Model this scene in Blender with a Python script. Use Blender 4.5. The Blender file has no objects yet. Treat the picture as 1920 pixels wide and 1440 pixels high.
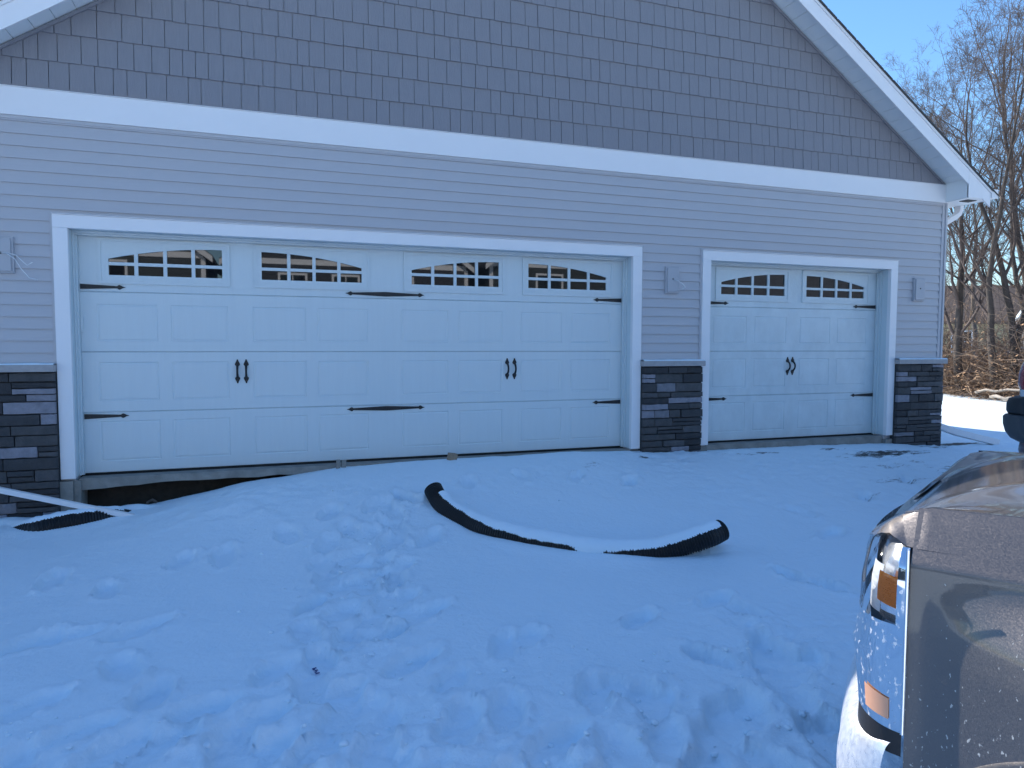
import bpy, bmesh, math, random
import numpy as np
from mathutils import Vector, Matrix

S = bpy.context.scene
COL = S.collection
R = math.radians
random.seed(7)
rng = np.random.default_rng(7)

# ------------------------------------------------------------------ camera
cam_d = bpy.data.cameras.new("camera")
cam = bpy.data.objects.new("camera", cam_d)
COL.objects.link(cam)
CAM = Vector((1.6053, -6.9338, 1.1722))
YAW, PIT, ROLL, FPX = .3372, .0577, .0028, 1299.38
fw = Vector((math.sin(YAW)*math.cos(PIT), math.cos(YAW)*math.cos(PIT), -math.sin(PIT)))
rt = Vector((math.cos(YAW), -math.sin(YAW), 0))
up = rt.cross(fw)
rt2 = rt*math.cos(ROLL)+up*math.sin(ROLL)
up2 = -rt*math.sin(ROLL)+up*math.cos(ROLL)
cam.matrix_world = Matrix(((rt2.x, up2.x, -fw.x, CAM.x), (rt2.y, up2.y, -fw.y, CAM.y), (rt2.z, up2.z, -fw.z, CAM.z), (0, 0, 0, 1)))
cam_d.sensor_width = 36
cam_d.lens = FPX/1920*36
cam_d.clip_start = .05
cam_d.clip_end = 900
S.camera = cam

# ------------------------------------------------------------------ sky, sun, exposure
SUN_EL, SUN_AZ = R(36), R(-24)          # azimuth from +y towards +x
sunv = Vector((math.sin(SUN_AZ)*math.cos(SUN_EL), math.cos(SUN_AZ)*math.cos(SUN_EL), math.sin(SUN_EL)))
W = bpy.data.worlds.new("World")
S.world = W
W.use_nodes = True
nt = W.node_tree
bg = nt.nodes["Background"]
sky = nt.nodes.new("ShaderNodeTexSky")
sky.sky_type = 'NISHITA'
sky.sun_disc = False
sky.sun_elevation = SUN_EL
sky.sun_rotation = SUN_AZ
sky.altitude = 300
sky.air_density = 1.5
sky.dust_density = 0
sky.ozone_density = 10
nt.links.new(sky.outputs[0], bg.inputs[0])
bg.inputs[1].default_value = .15
sd = bpy.data.lights.new("sun", 'SUN')
sd.energy = 5.0
sd.angle = R(.53)
sd.color = (1, .95, .86)
so = bpy.data.objects.new("sun", sd)
COL.objects.link(so)
so.rotation_euler = (-sunv).to_track_quat('-Z', 'Y').to_euler()
S.view_settings.view_transform = 'Standard'
S.view_settings.look = 'None'
S.view_settings.gamma = 1
S.view_settings.exposure = 0.69


# ------------------------------------------------------------------ helpers
class MB:
    """collects shapes and links them as one mesh object"""
    def __init__(s):
        s.v = []; s.f = []; s.m = []; s.sm = []

    def add(s, vs, fs, mi=0, smooth=False):
        o = len(s.v)
        s.v += [tuple(v) for v in vs]
        for f in fs:
            s.f.append(tuple(i+o for i in f)); s.m.append(mi); s.sm.append(smooth)

    def box(s, x0, x1, y0, y1, z0, z1, mi=0):
        s.add([(x0, y0, z0), (x1, y0, z0), (x1, y1, z0), (x0, y1, z0), (x0, y0, z1), (x1, y0, z1), (x1, y1, z1), (x0, y1, z1)],
              [(0, 3, 2, 1), (4, 5, 6, 7), (0, 1, 5, 4), (1, 2, 6, 5), (2, 3, 7, 6), (3, 0, 4, 7)], mi)

    def prism(s, pts, y0, y1, mi=0):
        """polygon of (x, z) extruded from y0 (front) to y1"""
        n = len(pts)
        s.add([(x, y0, z) for x, z in pts]+[(x, y1, z) for x, z in pts],
              [tuple(range(n)), tuple(range(2*n-1, n-1, -1))]+[(i, i+n, (i+1) % n+n, (i+1) % n) for i in range(n)], mi)

    def tube(s, pts, rad, n=8, mi=0, cap=True, smooth=True):
        pts = [Vector(p) for p in pts]
        if not hasattr(rad, '__len__'): rad = [rad]*len(pts)
        vs = []; fs = []
        t0 = (pts[1]-pts[0]).normalized()
        a = t0.orthogonal().normalized()
        for i, p in enumerate(pts):
            t = (pts[min(i+1, len(pts)-1)]-pts[max(i-1, 0)]).normalized()
            a = (a-t*a.dot(t)).normalized()
            b = t.cross(a)
            for k in range(n):
                an = 2*math.pi*k/n
                vs.append(p+(a*math.cos(an)+b*math.sin(an))*rad[i])
        for i in range(len(pts)-1):
            for k in range(n):
                fs.append((i*n+k, i*n+(k+1) % n, (i+1)*n+(k+1) % n, (i+1)*n+k))
        if cap:
            fs.append(tuple(range(n-1, -1, -1))); fs.append(tuple(range((len(pts)-1)*n, len(pts)*n)))
        s.add(vs, fs, mi, smooth)

    def grid(s, P, mi=0, smooth=True, flip=False):
        """P[i][j] points"""
        nj = len(P[0]); o = [p for row in P for p in row]; fs = []
        for i in range(len(P)-1):
            for j in range(nj-1):
                q = (i*nj+j, i*nj+j+1, (i+1)*nj+j+1, (i+1)*nj+j)
                fs.append(q[::-1] if flip else q)
        s.add(o, fs, mi, smooth)

    def build(s, name, mats, parent=None, bevel=0, loc=None):
        me = bpy.data.meshes.new(name)
        v = s.v
        if loc is not None: v = [(a-loc[0], b-loc[1], c-loc[2]) for a, b, c in v]
        me.from_pydata(v, [], s.f)
        if not isinstance(mats, (list, tuple)): mats = [mats]
        for m in mats: me.materials.append(m)
        me.polygons.foreach_set('material_index', s.m)
        me.polygons.foreach_set('use_smooth', s.sm)
        me.update()
        o = bpy.data.objects.new(name, me)
        COL.objects.link(o)
        if loc is not None: o.location = loc
        if parent: setpar(o, parent)
        if bevel:
            b = o.modifiers.new('bevel', 'BEVEL'); b.width = bevel; b.segments = 2; b.limit_method = 'ANGLE'; b.angle_limit = R(40)
        return o


def wmat(o):
    m = o.matrix_basis.copy()
    return wmat(o.parent) @ o.matrix_parent_inverse @ m if o.parent else m


def setpar(o, p):
    o.parent = p
    o.matrix_parent_inverse = wmat(p).inverted()


def tag(o, label=None, cat=None, group=None, kind=None):
    if label: o['label'] = label
    if cat: o['category'] = cat
    if group: o['group'] = group
    if kind: o['kind'] = kind
    return o


def empty(name, loc, label, cat, group=None):
    o = bpy.data.objects.new(name, None)
    COL.objects.link(o)
    o.location = loc
    return tag(o, label, cat, group)


def mat(name, col, rough=.5, metal=0, var=0, vscale=8, bump=0, bscale=40, stretch=None, coat=0, spec=None, ior=None):
    m = bpy.data.materials.new(name)
    m.use_nodes = True
    n = m.node_tree.nodes; L = m.node_tree.links
    p = n["Principled BSDF"]
    p.inputs['Base Color'].default_value = (*col, 1)
    p.inputs['Roughness'].default_value = rough
    p.inputs['Metallic'].default_value = metal
    p.inputs['Coat Weight'].default_value = coat
    p.inputs['Coat Roughness'].default_value = .08
    if ior: p.inputs['IOR'].default_value = ior
    if spec is not None: p.inputs['Specular IOR Level'].default_value = spec
    if var or bump:
        tc = n.new('ShaderNodeTexCoord'); mp = n.new('ShaderNodeMapping')
        L.new(tc.outputs['Object'], mp.inputs[0])
        if stretch: mp.inputs['Scale'].default_value = stretch
    if var:
        nz = n.new('ShaderNodeTexNoise'); nz.inputs['Scale'].default_value = vscale; nz.inputs['Detail'].default_value = 6
        nz.inputs['Roughness'].default_value = .65
        L.new(mp.outputs[0], nz.inputs[0])
        mr = n.new('ShaderNodeMapRange'); mr.inputs[1].default_value = .25; mr.inputs[2].default_value = .75
        mr.inputs[3].default_value = 1-var; mr.inputs[4].default_value = 1+var
        L.new(nz.outputs[0], mr.inputs[0])
        mx = n.new('ShaderNodeVectorMath'); mx.operation = 'SCALE'; mx.inputs[0].default_value = col
        L.new(mr.outputs[0], mx.inputs['Scale']); L.new(mx.outputs[0], p.inputs['Base Color'])
    if bump:
        nb = n.new('ShaderNodeTexNoise'); nb.inputs['Scale'].default_value = bscale; nb.inputs['Detail'].default_value = 5
        L.new(mp.outputs[0], nb.inputs[0])
        bp = n.new('ShaderNodeBump'); bp.inputs['Strength'].default_value = bump; bp.inputs['Distance'].default_value = .01
        L.new(nb.outputs[0], bp.inputs['Height']); L.new(bp.outputs[0], p.inputs['Normal'])
    return m


# ------------------------------------------------------------------ noise in numpy
def vnoise(x, y, seed=0):
    xi = np.floor(x).astype(np.int64); yi = np.floor(y).astype(np.int64)
    xf = x-xi; yf = y-yi

    def g(a, b):
        h = (a*374761393+b*668265263+seed*974634777) & 0xffffffff
        h = ((h ^ (h >> 13))*1274126177) & 0xffffffff
        h = (h ^ (h >> 16)) & 0xffff
        an = h/65536*2*np.pi
        return np.cos(an), np.sin(an)
    u = xf*xf*xf*(xf*(xf*6-15)+10); v = yf*yf*yf*(yf*(yf*6-15)+10)
    o = []
    for dx, dy in ((0, 0), (1, 0), (0, 1), (1, 1)):
        gx, gy = g(xi+dx, yi+dy)
        o.append(gx*(xf-dx)+gy*(yf-dy))
    return (o[0]*(1-u)+o[1]*u)*(1-v)+(o[2]*(1-u)+o[3]*u)*v


def fbm(x, y, oct=4, seed=0, gain=.5):
    s = 0; a = 1
    for i in range(oct):
        s = s+a*vnoise(x, y, seed+i*17); x = x*2.03+5.1; y = y*2.03+1.7; a *= gain
    return s


# ------------------------------------------------------------------ materials
def snow_material():
    m = mat('snow', (.79, .88, .93), .55)
    n = m.node_tree.nodes; L = m.node_tree.links; p = n["Principled BSDF"]
    tc = n.new('ShaderNodeTexCoord')
    a = n.new('ShaderNodeTexNoise'); a.inputs['Scale'].default_value = 22; a.inputs['Detail'].default_value = 8; a.inputs['Roughness'].default_value = .6
    L.new(tc.outputs['Object'], a.inputs[0])
    bp = n.new('ShaderNodeBump'); bp.inputs['Strength'].default_value = .5; bp.inputs['Distance'].default_value = .02
    L.new(a.outputs[0], bp.inputs['Height']); L.new(bp.outputs[0], p.inputs['Normal'])
    at = n.new('ShaderNodeAttribute'); at.attribute_name = 'dirt'
    d = n.new('ShaderNodeTexNoise'); d.inputs['Scale'].default_value = 9; d.inputs['Detail'].default_value = 9; d.inputs['Roughness'].default_value = .72
    mp = n.new('ShaderNodeMapping'); mp.inputs['Scale'].default_value = (.7, 2.0, 1)
    L.new(tc.outputs['Object'], mp.inputs[0]); L.new(mp.outputs[0], d.inputs[0])
    ad = n.new('ShaderNodeMath'); ad.operation = 'ADD'
    L.new(at.outputs['Fac'], ad.inputs[0]); L.new(d.outputs[0], ad.inputs[1])
    rp = n.new('ShaderNodeMapRange'); rp.inputs[1].default_value = .94; rp.inputs[2].default_value = 1.08
    L.new(ad.outputs[0], rp.inputs[0])
    mx = n.new('ShaderNodeMix'); mx.data_type = 'RGBA'
    mx.inputs[6].default_value = (.79, .88, .93, 1); mx.inputs[7].default_value = (.045, .037, .03, 1)
    L.new(rp.outputs[0], mx.inputs[0]); L.new(mx.outputs[2], p.inputs['Base Color'])
    return m


M = {}
M['snow'] = snow_material()
M['snowcap'] = mat('snow_cap', (.79, .88, .93), .6, bump=.3, bscale=30)
M['siding'] = mat('vinyl_siding', (.51, .49, .50), .45, var=.03, vscale=3, bump=.12, bscale=25, stretch=(1.5, 1, 30))
M['block'] = mat('mounting_block', (.46, .455, .475), .5)
M['shake'] = mat('shake_siding', (.255, .245, .265), .6, var=.06, vscale=6, bump=.35, bscale=30, stretch=(8, 1, .8))
M['trim'] = mat('white_trim', (.87, .84, .83), .4, var=.015, vscale=4)
M['door'] = mat('white_door_steel', (.65, .71, .72), .32, var=.02, vscale=2.5, bump=.14, bscale=30, stretch=(12, 1, .7))
M['dusty'] = mat('dusty_door_steel', (.64, .70, .71), .42, var=.10, vscale=3.2, bump=.14, bscale=30, stretch=(1.2, 1, .8))
M['soffit'] = mat('soffit_white', (.84, .85, .84), .45)
M['black'] = mat('black_iron', (.012, .012, .014), .45, bump=.1, bscale=80)
M['rubber'] = mat('black_rubber', (.012, .012, .012), .7)
M['concrete'] = mat('concrete', (.27, .25, .22), .85, var=.3, vscale=7, bump=.5, bscale=30)
M['earth'] = mat('dark_earth', (.035, .027, .02), .95, var=.4, vscale=9, bump=.8, bscale=20)
M['capstone'] = mat('cap_stone', (.40, .37, .36), .8, var=.14, vscale=14, bump=.4, bscale=40)
M['mortar'] = mat('mortar', (.045, .043, .043), .9, bump=.5, bscale=40)
M['shingle'] = mat('roof_shingle', (.085, .082, .082), .9, var=.3, vscale=30, bump=.5, bscale=60)
M['stone'] = [mat('veneer_stone', c, .8, var=.28, vscale=11, bump=.9, bscale=22) for c in
              ((.055, .052, .053), (.075, .070, .069), (.095, .088, .088), (.25, .235, .26), (.042, .039, .040), (.20, .19, .205))]
M['plastic'] = mat('black_corrugated_plastic', (.011, .011, .012), .42)
M['wire'] = mat('white_wire', (.75, .75, .75), .4)
M['bark'] = mat('bark', (.085, .066, .054), .9, var=.35, vscale=5, bump=.8, bscale=12, stretch=(4, 4, 1))
M['bark2'] = mat('bark_grey', (.12, .10, .085), .9, var=.35, vscale=5, bump=.8, bscale=12, stretch=(4, 4, 1))
M['twig'] = mat('twig', (.115, .082, .068), .8, var=.25, vscale=3)
M['brush'] = mat('dry_brush', (.34, .23, .15), .85, var=.45, vscale=2.2)
M['leaf'] = mat('dry_leaf', (.36, .21, .11), .8, var=.5, vscale=3)
M['chrome'] = mat('chrome', (.82, .83, .85), .07, metal=1, bump=.12, bscale=9)


def glass_material():
    m = mat('window_glass', (.012, .012, .013), .015, ior=1.72)
    return m


M['glass'] = glass_material()

# ------------------------------------------------------------------ ground
FP = [(0.93,-2.84),(1.77,-3.17),(1.94,-2.41),(2.12,-2.19),(2.10,-3.13),(1.97,-2.97),(2.35,-2.53),(2.85,-3.61),(2.72,-3.64),(3.54,-3.59),(4.16,-3.67),(4.10,-3.50),(3.94,-4.12),(4.00,-4.20),(4.96,-3.53),(4.86,-3.28),(0.93,-3.32),(1.10,-3.65),(0.43,-2.85),(0.57,-2.83),(2.43,-3.13),(2.10,-2.04),(2.47,-1.82),(2.29,-1.68),(2.00,-2.62),(2.23,-2.40),(2.23,-2.88),(1.71,-3.57),(3.14,-4.33),(2.93,-4.26),(3.10,-4.26),(2.23,-3.69),(2.38,-3.91),(3.82,-4.35),(3.75,-4.53),(3.48,-4.59),(2.53,-4.25),(2.64,-4.54),(3.03,-4.68),(1.87,-4.03),(1.96,-4.35),(1.53,-4.00),(1.32,-3.84),(1.44,-4.16),(0.88,-3.90),(0.64,-3.60),(4.06,-4.32),(1.19,-4.08),(3.21,-4.77),(0.64,-2.16),(0.28,-1.86),(1.01,-1.75),(1.29,-1.77),(2.70,-1.05),(2.41,-1.16),(2.05,-1.23),(1.72,-1.53),(3.34,-0.80),(3.88,-0.76),(4.40,-0.85),(4.88,-1.05),(6.07,-2.01),(5.91,-2.54),(7.04,-1.78),(7.95,-1.47)]
PIPE = [(2.902,-1.218,-.06),(2.925,-1.314,-.125),(2.963,-1.456,-.185),(3.058,-1.639,-.232),(3.172,-1.849,-.265),(3.366,-2.045,-.298),(3.724,-2.33,-.334),(3.993,-2.488,-.344),(4.23,-2.612,-.325),(4.444,-2.695,-.261),(4.591,-2.743,-.211),(4.702,-2.728,-.181)]
STUB = [(-.45,-.30,-.45),(-.30,-.42,-.375),(-.174,-.492,-.33),(-.037,-.455,-.31),(.146,-.40,-.30),(.30,-.30,-.32),(.42,-.15,-.38)]


_r = random.Random(77)
for _k in range(26):
    _y = -1.2-3.0*_k/26; FP.append((2.15+.25*(_y+2.5)+_r.gauss(0, .17), _y+_r.gauss(0, .08)))
for _k in range(30): FP.append((_r.uniform(.6, 4.2), _r.uniform(-4.95, -4.05)))


def sstep(a, b, x):
    t = np.clip((x-a)/(b-a), 0, 1)
    return t*t*(3-2*t)


def zbase(x, y):
    w = np.interp(x, [-1, 0, .55, .95, 1.38, 2.26, 3.45, 4.6, 5.6, 6.37, 9.4, 10.2, 13, 40], [-.33, -.33, -.295, -.225, -.135, -.045, -.02, -.015, -.035, -.07, -.12, -.19, -.2, -.15])
    t = sstep(0, 2.6, -y)
    far = np.interp(x, [8, 13], [-.36, -.24])
    return w*(1-t)+far*t


def heights(X, Y):
    z = zbase(X, Y)
    # gentle drifts
    z = z+.022*fbm(X*.8, Y*.9, 3, 3)
    # dug-out mound left of the big door
    mound = np.exp(-(((X-1.35)/.75)**2+((Y+.75)/.45)**2))
    z = z+mound*(.05+.05*fbm(X*4, Y*4, 4, 11))
    # trampled zones
    tr = np.maximum.reduce([np.exp(-(((X-2.15-.25*(Y+2.5))/.38)**2))*sstep(-4.9, -3.9, Y)*sstep(-.9, -1.6, Y),
                            sstep(-3.55, -4.25, Y+.25*np.sin(X*2.3)+.10*(X-2))*.9,
                            np.exp(-(((X-4.05)/.35)**2+((Y+4.1)/.55)**2)),
                            .55*np.exp(-((Y+.75)/.5)**2)*sstep(.8, 1.6, X),
                            1.0*sstep(4.8, 5.8, X)*sstep(.1, -.15, Y)*sstep(-2.6, -1.2, Y)])
    # patchy trampling
    tr = tr*(.55+.9*sstep(-.25, .35, fbm(X*1.7, Y*1.7, 2, 91)))
    f1 = fbm(X*6.2, Y*6.2, 5, 21, .55)
    bil = np.abs(fbm(X*4.1, Y*4.1, 4, 31, .5))
    z = z+tr*(.018*f1-.022*bil+.004)
    lump = fbm(X*13, Y*13, 3, 41, .5)
    z = z+tr*.018*np.clip(lump-.08, 0, 1)+tr*.008*fbm(X*21, Y*21, 3, 43)
    z = z+.0016*fbm(X*30, Y*30, 2, 55)+.006*fbm(X*3, Y*3, 3, 57)
    # footprints
    r2 = np.random.default_rng(5)
    dep = np.zeros_like(z); rim = np.zeros_like(z)
    for (fx, fy) in FP:
        ang = r2.normal(1.15 if fx > .9 else .8, .5)
        L = r2.uniform(.14, .19); B = r2.uniform(.065, .09); D = r2.uniform(.03, .06)
        c, s = math.cos(ang), math.sin(ang)
        sel = (np.abs(X-fx) < .55) & (np.abs(Y-fy) < .55)
        if not sel.any(): continue
        x = X[sel]-fx; y = Y[sel]-fy
        wob = .18*fbm((x+fx)*9, (y+fy)*9, 3, int(fx*100) % 97)
        q = np.sqrt(((x*c+y*s)/L)**2+((-x*s+y*c)/B)**2)+wob
        dep[sel] = np.maximum(dep[sel], D*(1-sstep(.80, 1.08, q))*(1+.25*(x*c+y*s)/L))
        rim[sel] = np.maximum(rim[sel], .012*np.exp(-((q-1.28)/.2)**2)*(.4+1.6*sstep(-.1, .3, fbm((x+fx)*11, (y+fy)*11, 3, 5))))
    z = z-dep+rim*(dep < .004)
    # snow drifted against the pipes
    for path, hh, wd in ((PIPE, .06, .13), (STUB, .05, .12)):
        P = np.array(path)
        sel = (X > P[:, 0].min()-.5) & (X < P[:, 0].max()+.5) & (Y > P[:, 1].min()-.5) & (Y < P[:, 1].max()+.5)
        xs, ys = X[sel], Y[sel]
        best = np.full(xs.shape, 9.); side = np.zeros(xs.shape)
        for a, b in zip(P[:-1], P[1:]):
            ab = b[:2]-a[:2]
            t = np.clip(((xs-a[0])*ab[0]+(ys-a[1])*ab[1])/(ab@ab), 0, 1)
            dx = xs-a[0]-t*ab[0]; dy = ys-a[1]-t*ab[1]
            d = np.hypot(dx, dy); u = d < best
            best = np.where(u, d, best); side = np.where(u, dy, side)
        # higher on the far side (towards the house)
        z[sel] += hh*np.exp(-((best-.07)/wd)**2)*np.where(side > 0, 1, .35)
    # under the house: soil below the slab
    ins = sstep(.02, .10, Y)*(X > -.95)*(X < 10.2)
    z = z-ins*.05
    return z


def axis(segs):
    out = []
    for a, b, st in segs:
        n = max(1, int(round((b-a)/st))); out += list(np.linspace(a, b, n, endpoint=False))
    return np.array(out+[segs[-1][1]])


gx = axis([(-260, -60, 50), (-60, -12, 8), (-12, -3, 1), (-3, -1, .15), (-1, 5.2, .02), (5.2, 8.5, .035), (8.5, 14, .08), (14, 30, .5), (30, 80, 5), (80, 320, 40)])
gy = axis([(-260, -60, 50), (-60, -14, 5), (-14, -7, .5), (-7, -5.2, .09), (-5.2, -2, .02), (-2, .4, .024), (.4, 3, .12), (3, 14, .5), (14, 60, 5), (60, 320, 40)])
X, Y = np.meshgrid(gx, gy)
Z = heights(X, Y)
# broad sunlit strip keeps a few soft tracks
far = sstep(11, 14, X)*sstep(1, 3, Y)
Z = Z+far*.05*fbm(X*1.1, Y*1.1, 4, 77)
nx, ny = len(gx), len(gy)
me = bpy.data.meshes.new('ground')
V = np.stack([X, Y, Z], -1).reshape(-1, 3)
idx = np.arange(nx*ny).reshape(ny, nx)
F = np.stack([idx[:-1, :-1], idx[:-1, 1:], idx[1:, 1:], idx[1:, :-1]], -1).reshape(-1, 4)
me.vertices.add(len(V)); me.vertices.foreach_set('co', V.ravel())
me.loops.add(F.size); me.loops.foreach_set('vertex_index', F.ravel())
me.polygons.add(len(F)); me.polygons.foreach_set('loop_start', np.arange(len(F))*4); me.polygons.foreach_set('loop_total', np.full(len(F), 4))
me.polygons.foreach_set('use_smooth', np.ones(len(F), bool))
me.update(calc_edges=True)
dirt = np.zeros_like(X)


def blob(cx, cy, sx, sy, a): return a*np.exp(-(((X-cx)/sx)**2+((Y-cy)/sy)**2))


dirt = np.maximum.reduce([blob(8.6, -.62, 1.1, .22, .62), blob(7.0, -.30, .9, .10, .50), blob(8.3, -1.0, 1.0, .16, .47), blob(7.4, -2.3, 1.2, .25, .43), blob(7.9, -1.45, .8, .22, .46), blob(7.2, -1.75, .5, .12, .43), blob(8.1, -.27, .35, .10, .55),
                          blob(10.5, -.02, .55, .14, .75), blob(9.8, -.25, .5, .10, .6), blob(5.45, -.38, .16, .12, .55), blob(6.2, -.10, .5, .06, .62), blob(5.7, -.1, .5, .06, .6),
                          blob(4.8, -.55, 1.0, .35, .37), blob(9.0, -1.2, 1.4, .5, .44),
                          .62*sstep(.0, .05, Y)*(X > -.93)*(X < 10.15)*sstep(.4, .3, Y),
                          .9*(Y > .1)*(X > -.93)*(X < 10.15)*(Y < 9)])
# leaf litter edge at the brush
dirt = np.maximum(dirt, .47*sstep(17.2, 19.0, X-.0*Y)*(Y > 2)*(X < 40)*sstep(30, 24, X))
at = me.attributes.new('dirt', 'FLOAT', 'POINT')
at.data.foreach_set('value', dirt.ravel().astype(np.float32))
me.materials.append(M['snow'])
g = bpy.data.objects.new('ground', me)
COL.objects.link(g)
tag(g, kind='structure')


def gz(x, y):
    return float(heights(np.array([[x]], float), np.array([[y]], float))[0, 0])


# ------------------------------------------------------------------ the garage
XL, XR, XM = -.92, 10.139, 4.61
SL = .667
ZG = 3.30                                        # frieze top / gable foot
house = empty('garage', (XM, 0, 0), 'grey sided garage with shingled gable, stone piers and two white carriage style doors', 'garage')
DOORS = ((0.0, 5.45), (6.4726, 9.2144))          # clear openings
TW, ZT = .1126, 2.262                            # trim width, trim top
ZO = ZT-TW                                       # opening top
REC = .17


def soff(x): return ZG+SL*(XM-XL-abs(x-XM))


# -- wall behind the claddings
b = MB()
b.box(XL, 0-.01, .012, .2, -.5, ZG); b.box(5.46, 6.463, .012, .2, -.5, ZG); b.box(9.224, XR, .012, .2, -.5, ZG)
b.box(-.01, 5.46, .012, .2, ZO+.01, ZG); b.box(6.463, 9.224, .012, .2, ZO+.01, ZG)
b.prism([(XL, ZG+.002), (XR, ZG+.002), (XM, soff(XM))], .012, .2)
b.box(XR-.2, XR, .2, 9, -.5, ZG); b.box(XL, XL+.2, .2, 9, -.5, ZG); b.box(XL, XR, 9, 9.2, -.5, ZG)
b.prism([(XL, ZG+.002), (XR, ZG+.002), (XM, soff(XM))], 9, 9.2)
b.build('wall', M['siding'], house)

# -- horizontal vinyl siding
b = MB()
EXP = .1016
openings = [(-TW-.022, 5.45+TW+.022), (6.36-.022, 9.327+.022)]
z = .985
k = 0
while z < 3.03:
    z1 = min(z+EXP, 3.035)
    cuts = [z, z1]
    if z < ZT+.022 < z1: cuts = [z, ZT+.022, z1]
    for za, zc in zip(cuts[:-1], cuts[1:]):
        iv = [(XL, XR)]
        if za < ZT+.02:
            iv = [(XL, openings[0][0]), (openings[0][1], openings[1][0]), (openings[1][1], XR)]
        ya = -.017+.014*(za-z)/EXP; yc = -.017+.014*(zc-z)/EXP
        for xa, xb in iv:
            xs = [xa]
            if xb-xa > 4:
                xs.append(xa+random.uniform(1.2, 3.4)); xs.append(xs[-1]+random.uniform(3, 3.7))
                if xs[-1] > xb-.5: xs.pop()
            elif xb-xa > 0.9 and k % 7 == 3: xs.append(xa+random.uniform(.3, .6))
            xs.append(xb)
            for q, (p0, p1) in enumerate(zip(xs[:-1], xs[1:])):
                o = -.0012*(q % 2)
                b.add([(p0, ya+o, za), (p1, ya+o, za), (p1, yc+o, zc), (p0, yc+o, zc), (p0, .004, za), (p1, .004, za)], [(0, 1, 2, 3), (4, 5, 1, 0)])
                b.add([(p0, ya+o, za), (p0, yc+o, zc), (p0, .012, zc), (p0, .012, za)], [(0, 1, 2, 3)])
                b.add([(p1, ya+o, za), (p1, yc+o, zc), (p1, .012, zc), (p1, .012, za)], [(3, 2, 1, 0)])
    z = z1; k += 1
# side wall courses
z = -.1
while z < 3.03:
    z1 = min(z+EXP, 3.06)
    b.add([(XR+.014, .03, z), (XR+.014, 9, z), (XR+.003, 9, z1), (XR+.003, .03, z1), (XR, .03, z), (XR, 9, z)], [(0, 1, 2, 3), (4, 5, 1, 0)])
    z = z1
# channels round the doors and below the frieze
for x0, x1 in DOORS:
    a0, a1 = x0-TW, x1+TW
    b.box(a0-.022, a0-.001, -.020, .01, .99, ZT+.001); b.box(a1+.001, a1+.022, -.020, .01, .99, ZT+.001); b.box(a0-.022, a1+.022, -.020, .01, ZT+.002, ZT+.024)
b.box(XL, XR, -.022, .01, 3.030, 3.058)
b.build('siding', M['siding'], house)

# -- gable shingles
bm = bmesh.new()
rows = 0
z = ZG+.012
while z < soff(XM):
    h = .225 if rows == 0 else .2325
    half = (soff(XM)-z)/SL+.1
    x = XM-half+random.uniform(0, .1)
    while x < XM+half:
        w = random.choice((.105, .125, .14, .15, .16, .175, .19))
        dy = random.uniform(-.002, .002)
        sk = random.uniform(-.002, .002)
        zb = z+random.uniform(-.0015, .0015)
        g_ = .0028
        yb, yt = -.019+dy, -.004+dy
        pts = [(x+g_, yb, zb), (x+w-g_, yb, zb+sk), (x+w-g_, yt, z+h+.006), (x+g_, yt, z+h+.006), (x+g_, .008, zb), (x+w-g_, .008, zb+sk), (x+w-g_, .008, z+h+.006), (x+g_, .008, z+h+.006)]
        vs = [bm.verts.new(p) for p in pts]
        for f in ((0, 1, 2, 3), (4, 5, 1, 0), (1, 5, 6, 2), (4, 0, 3, 7)): bm.faces.new([vs[i] for i in f])
        x += w
    z += h; rows += 1
nrm = math.hypot(SL, 1)
for sgn in (1, -1):
    bmesh.ops.bisect_plane(bm, geom=bm.verts[:]+bm.edges[:]+bm.faces[:], plane_co=(XM, 0, soff(XM)-.02), plane_no=(sgn*SL/nrm, 0, 1/nrm), clear_outer=True)
me = bpy.data.meshes.new('gable_shingles'); bm.to_mesh(me); bm.free(); me.materials.append(M['shake'])
o = bpy.data.objects.new('gable_shingles', me); COL.objects.link(o); setpar(o, house)
# backing and edge channels of the gable
b = MB()
b.box(XL+.02, XR-.02, -.024, .011, ZG-.012, ZG+.012)
for sg in (1, -1):
    x0 = XM+sg*(XR-XM-.02); n = (x0, ZG+.004); t = (XM, soff(XM)-.02)
    d = .026
    b.prism([(n[0], n[1]), (t[0], t[1]), (t[0], t[1]-d*1.2), (n[0]-sg*d*1.8, n[1])], -.026, .010)
b.build('gable_channel', M['shake'], house)

# -- frieze board
b = MB(); b.box(XL, XR+.012, -.036, .011, 3.059, 3.287); b.box(XL, XR+.012, -.046, .011, 3.2875, 3.293)
b.build('frieze_board', M['trim'], house, .003)

# -- roof, soffits, fascias
OV = .35


def rakepoly(sg, x_in, x_out, lo, hi):
    """band following the rake between offsets lo..hi from the soffit line"""
    a = XM+sg*(x_in); c = XM+sg*(x_out)
    return [(a, ZG+SL*(XM-XL-x_in)+lo), (c, ZG+SL*(XM-XL-x_out)+lo), (c, ZG+SL*(XM-XL-x_out)+hi), (a, ZG+SL*(XM-XL-x_in)+hi)]


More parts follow.
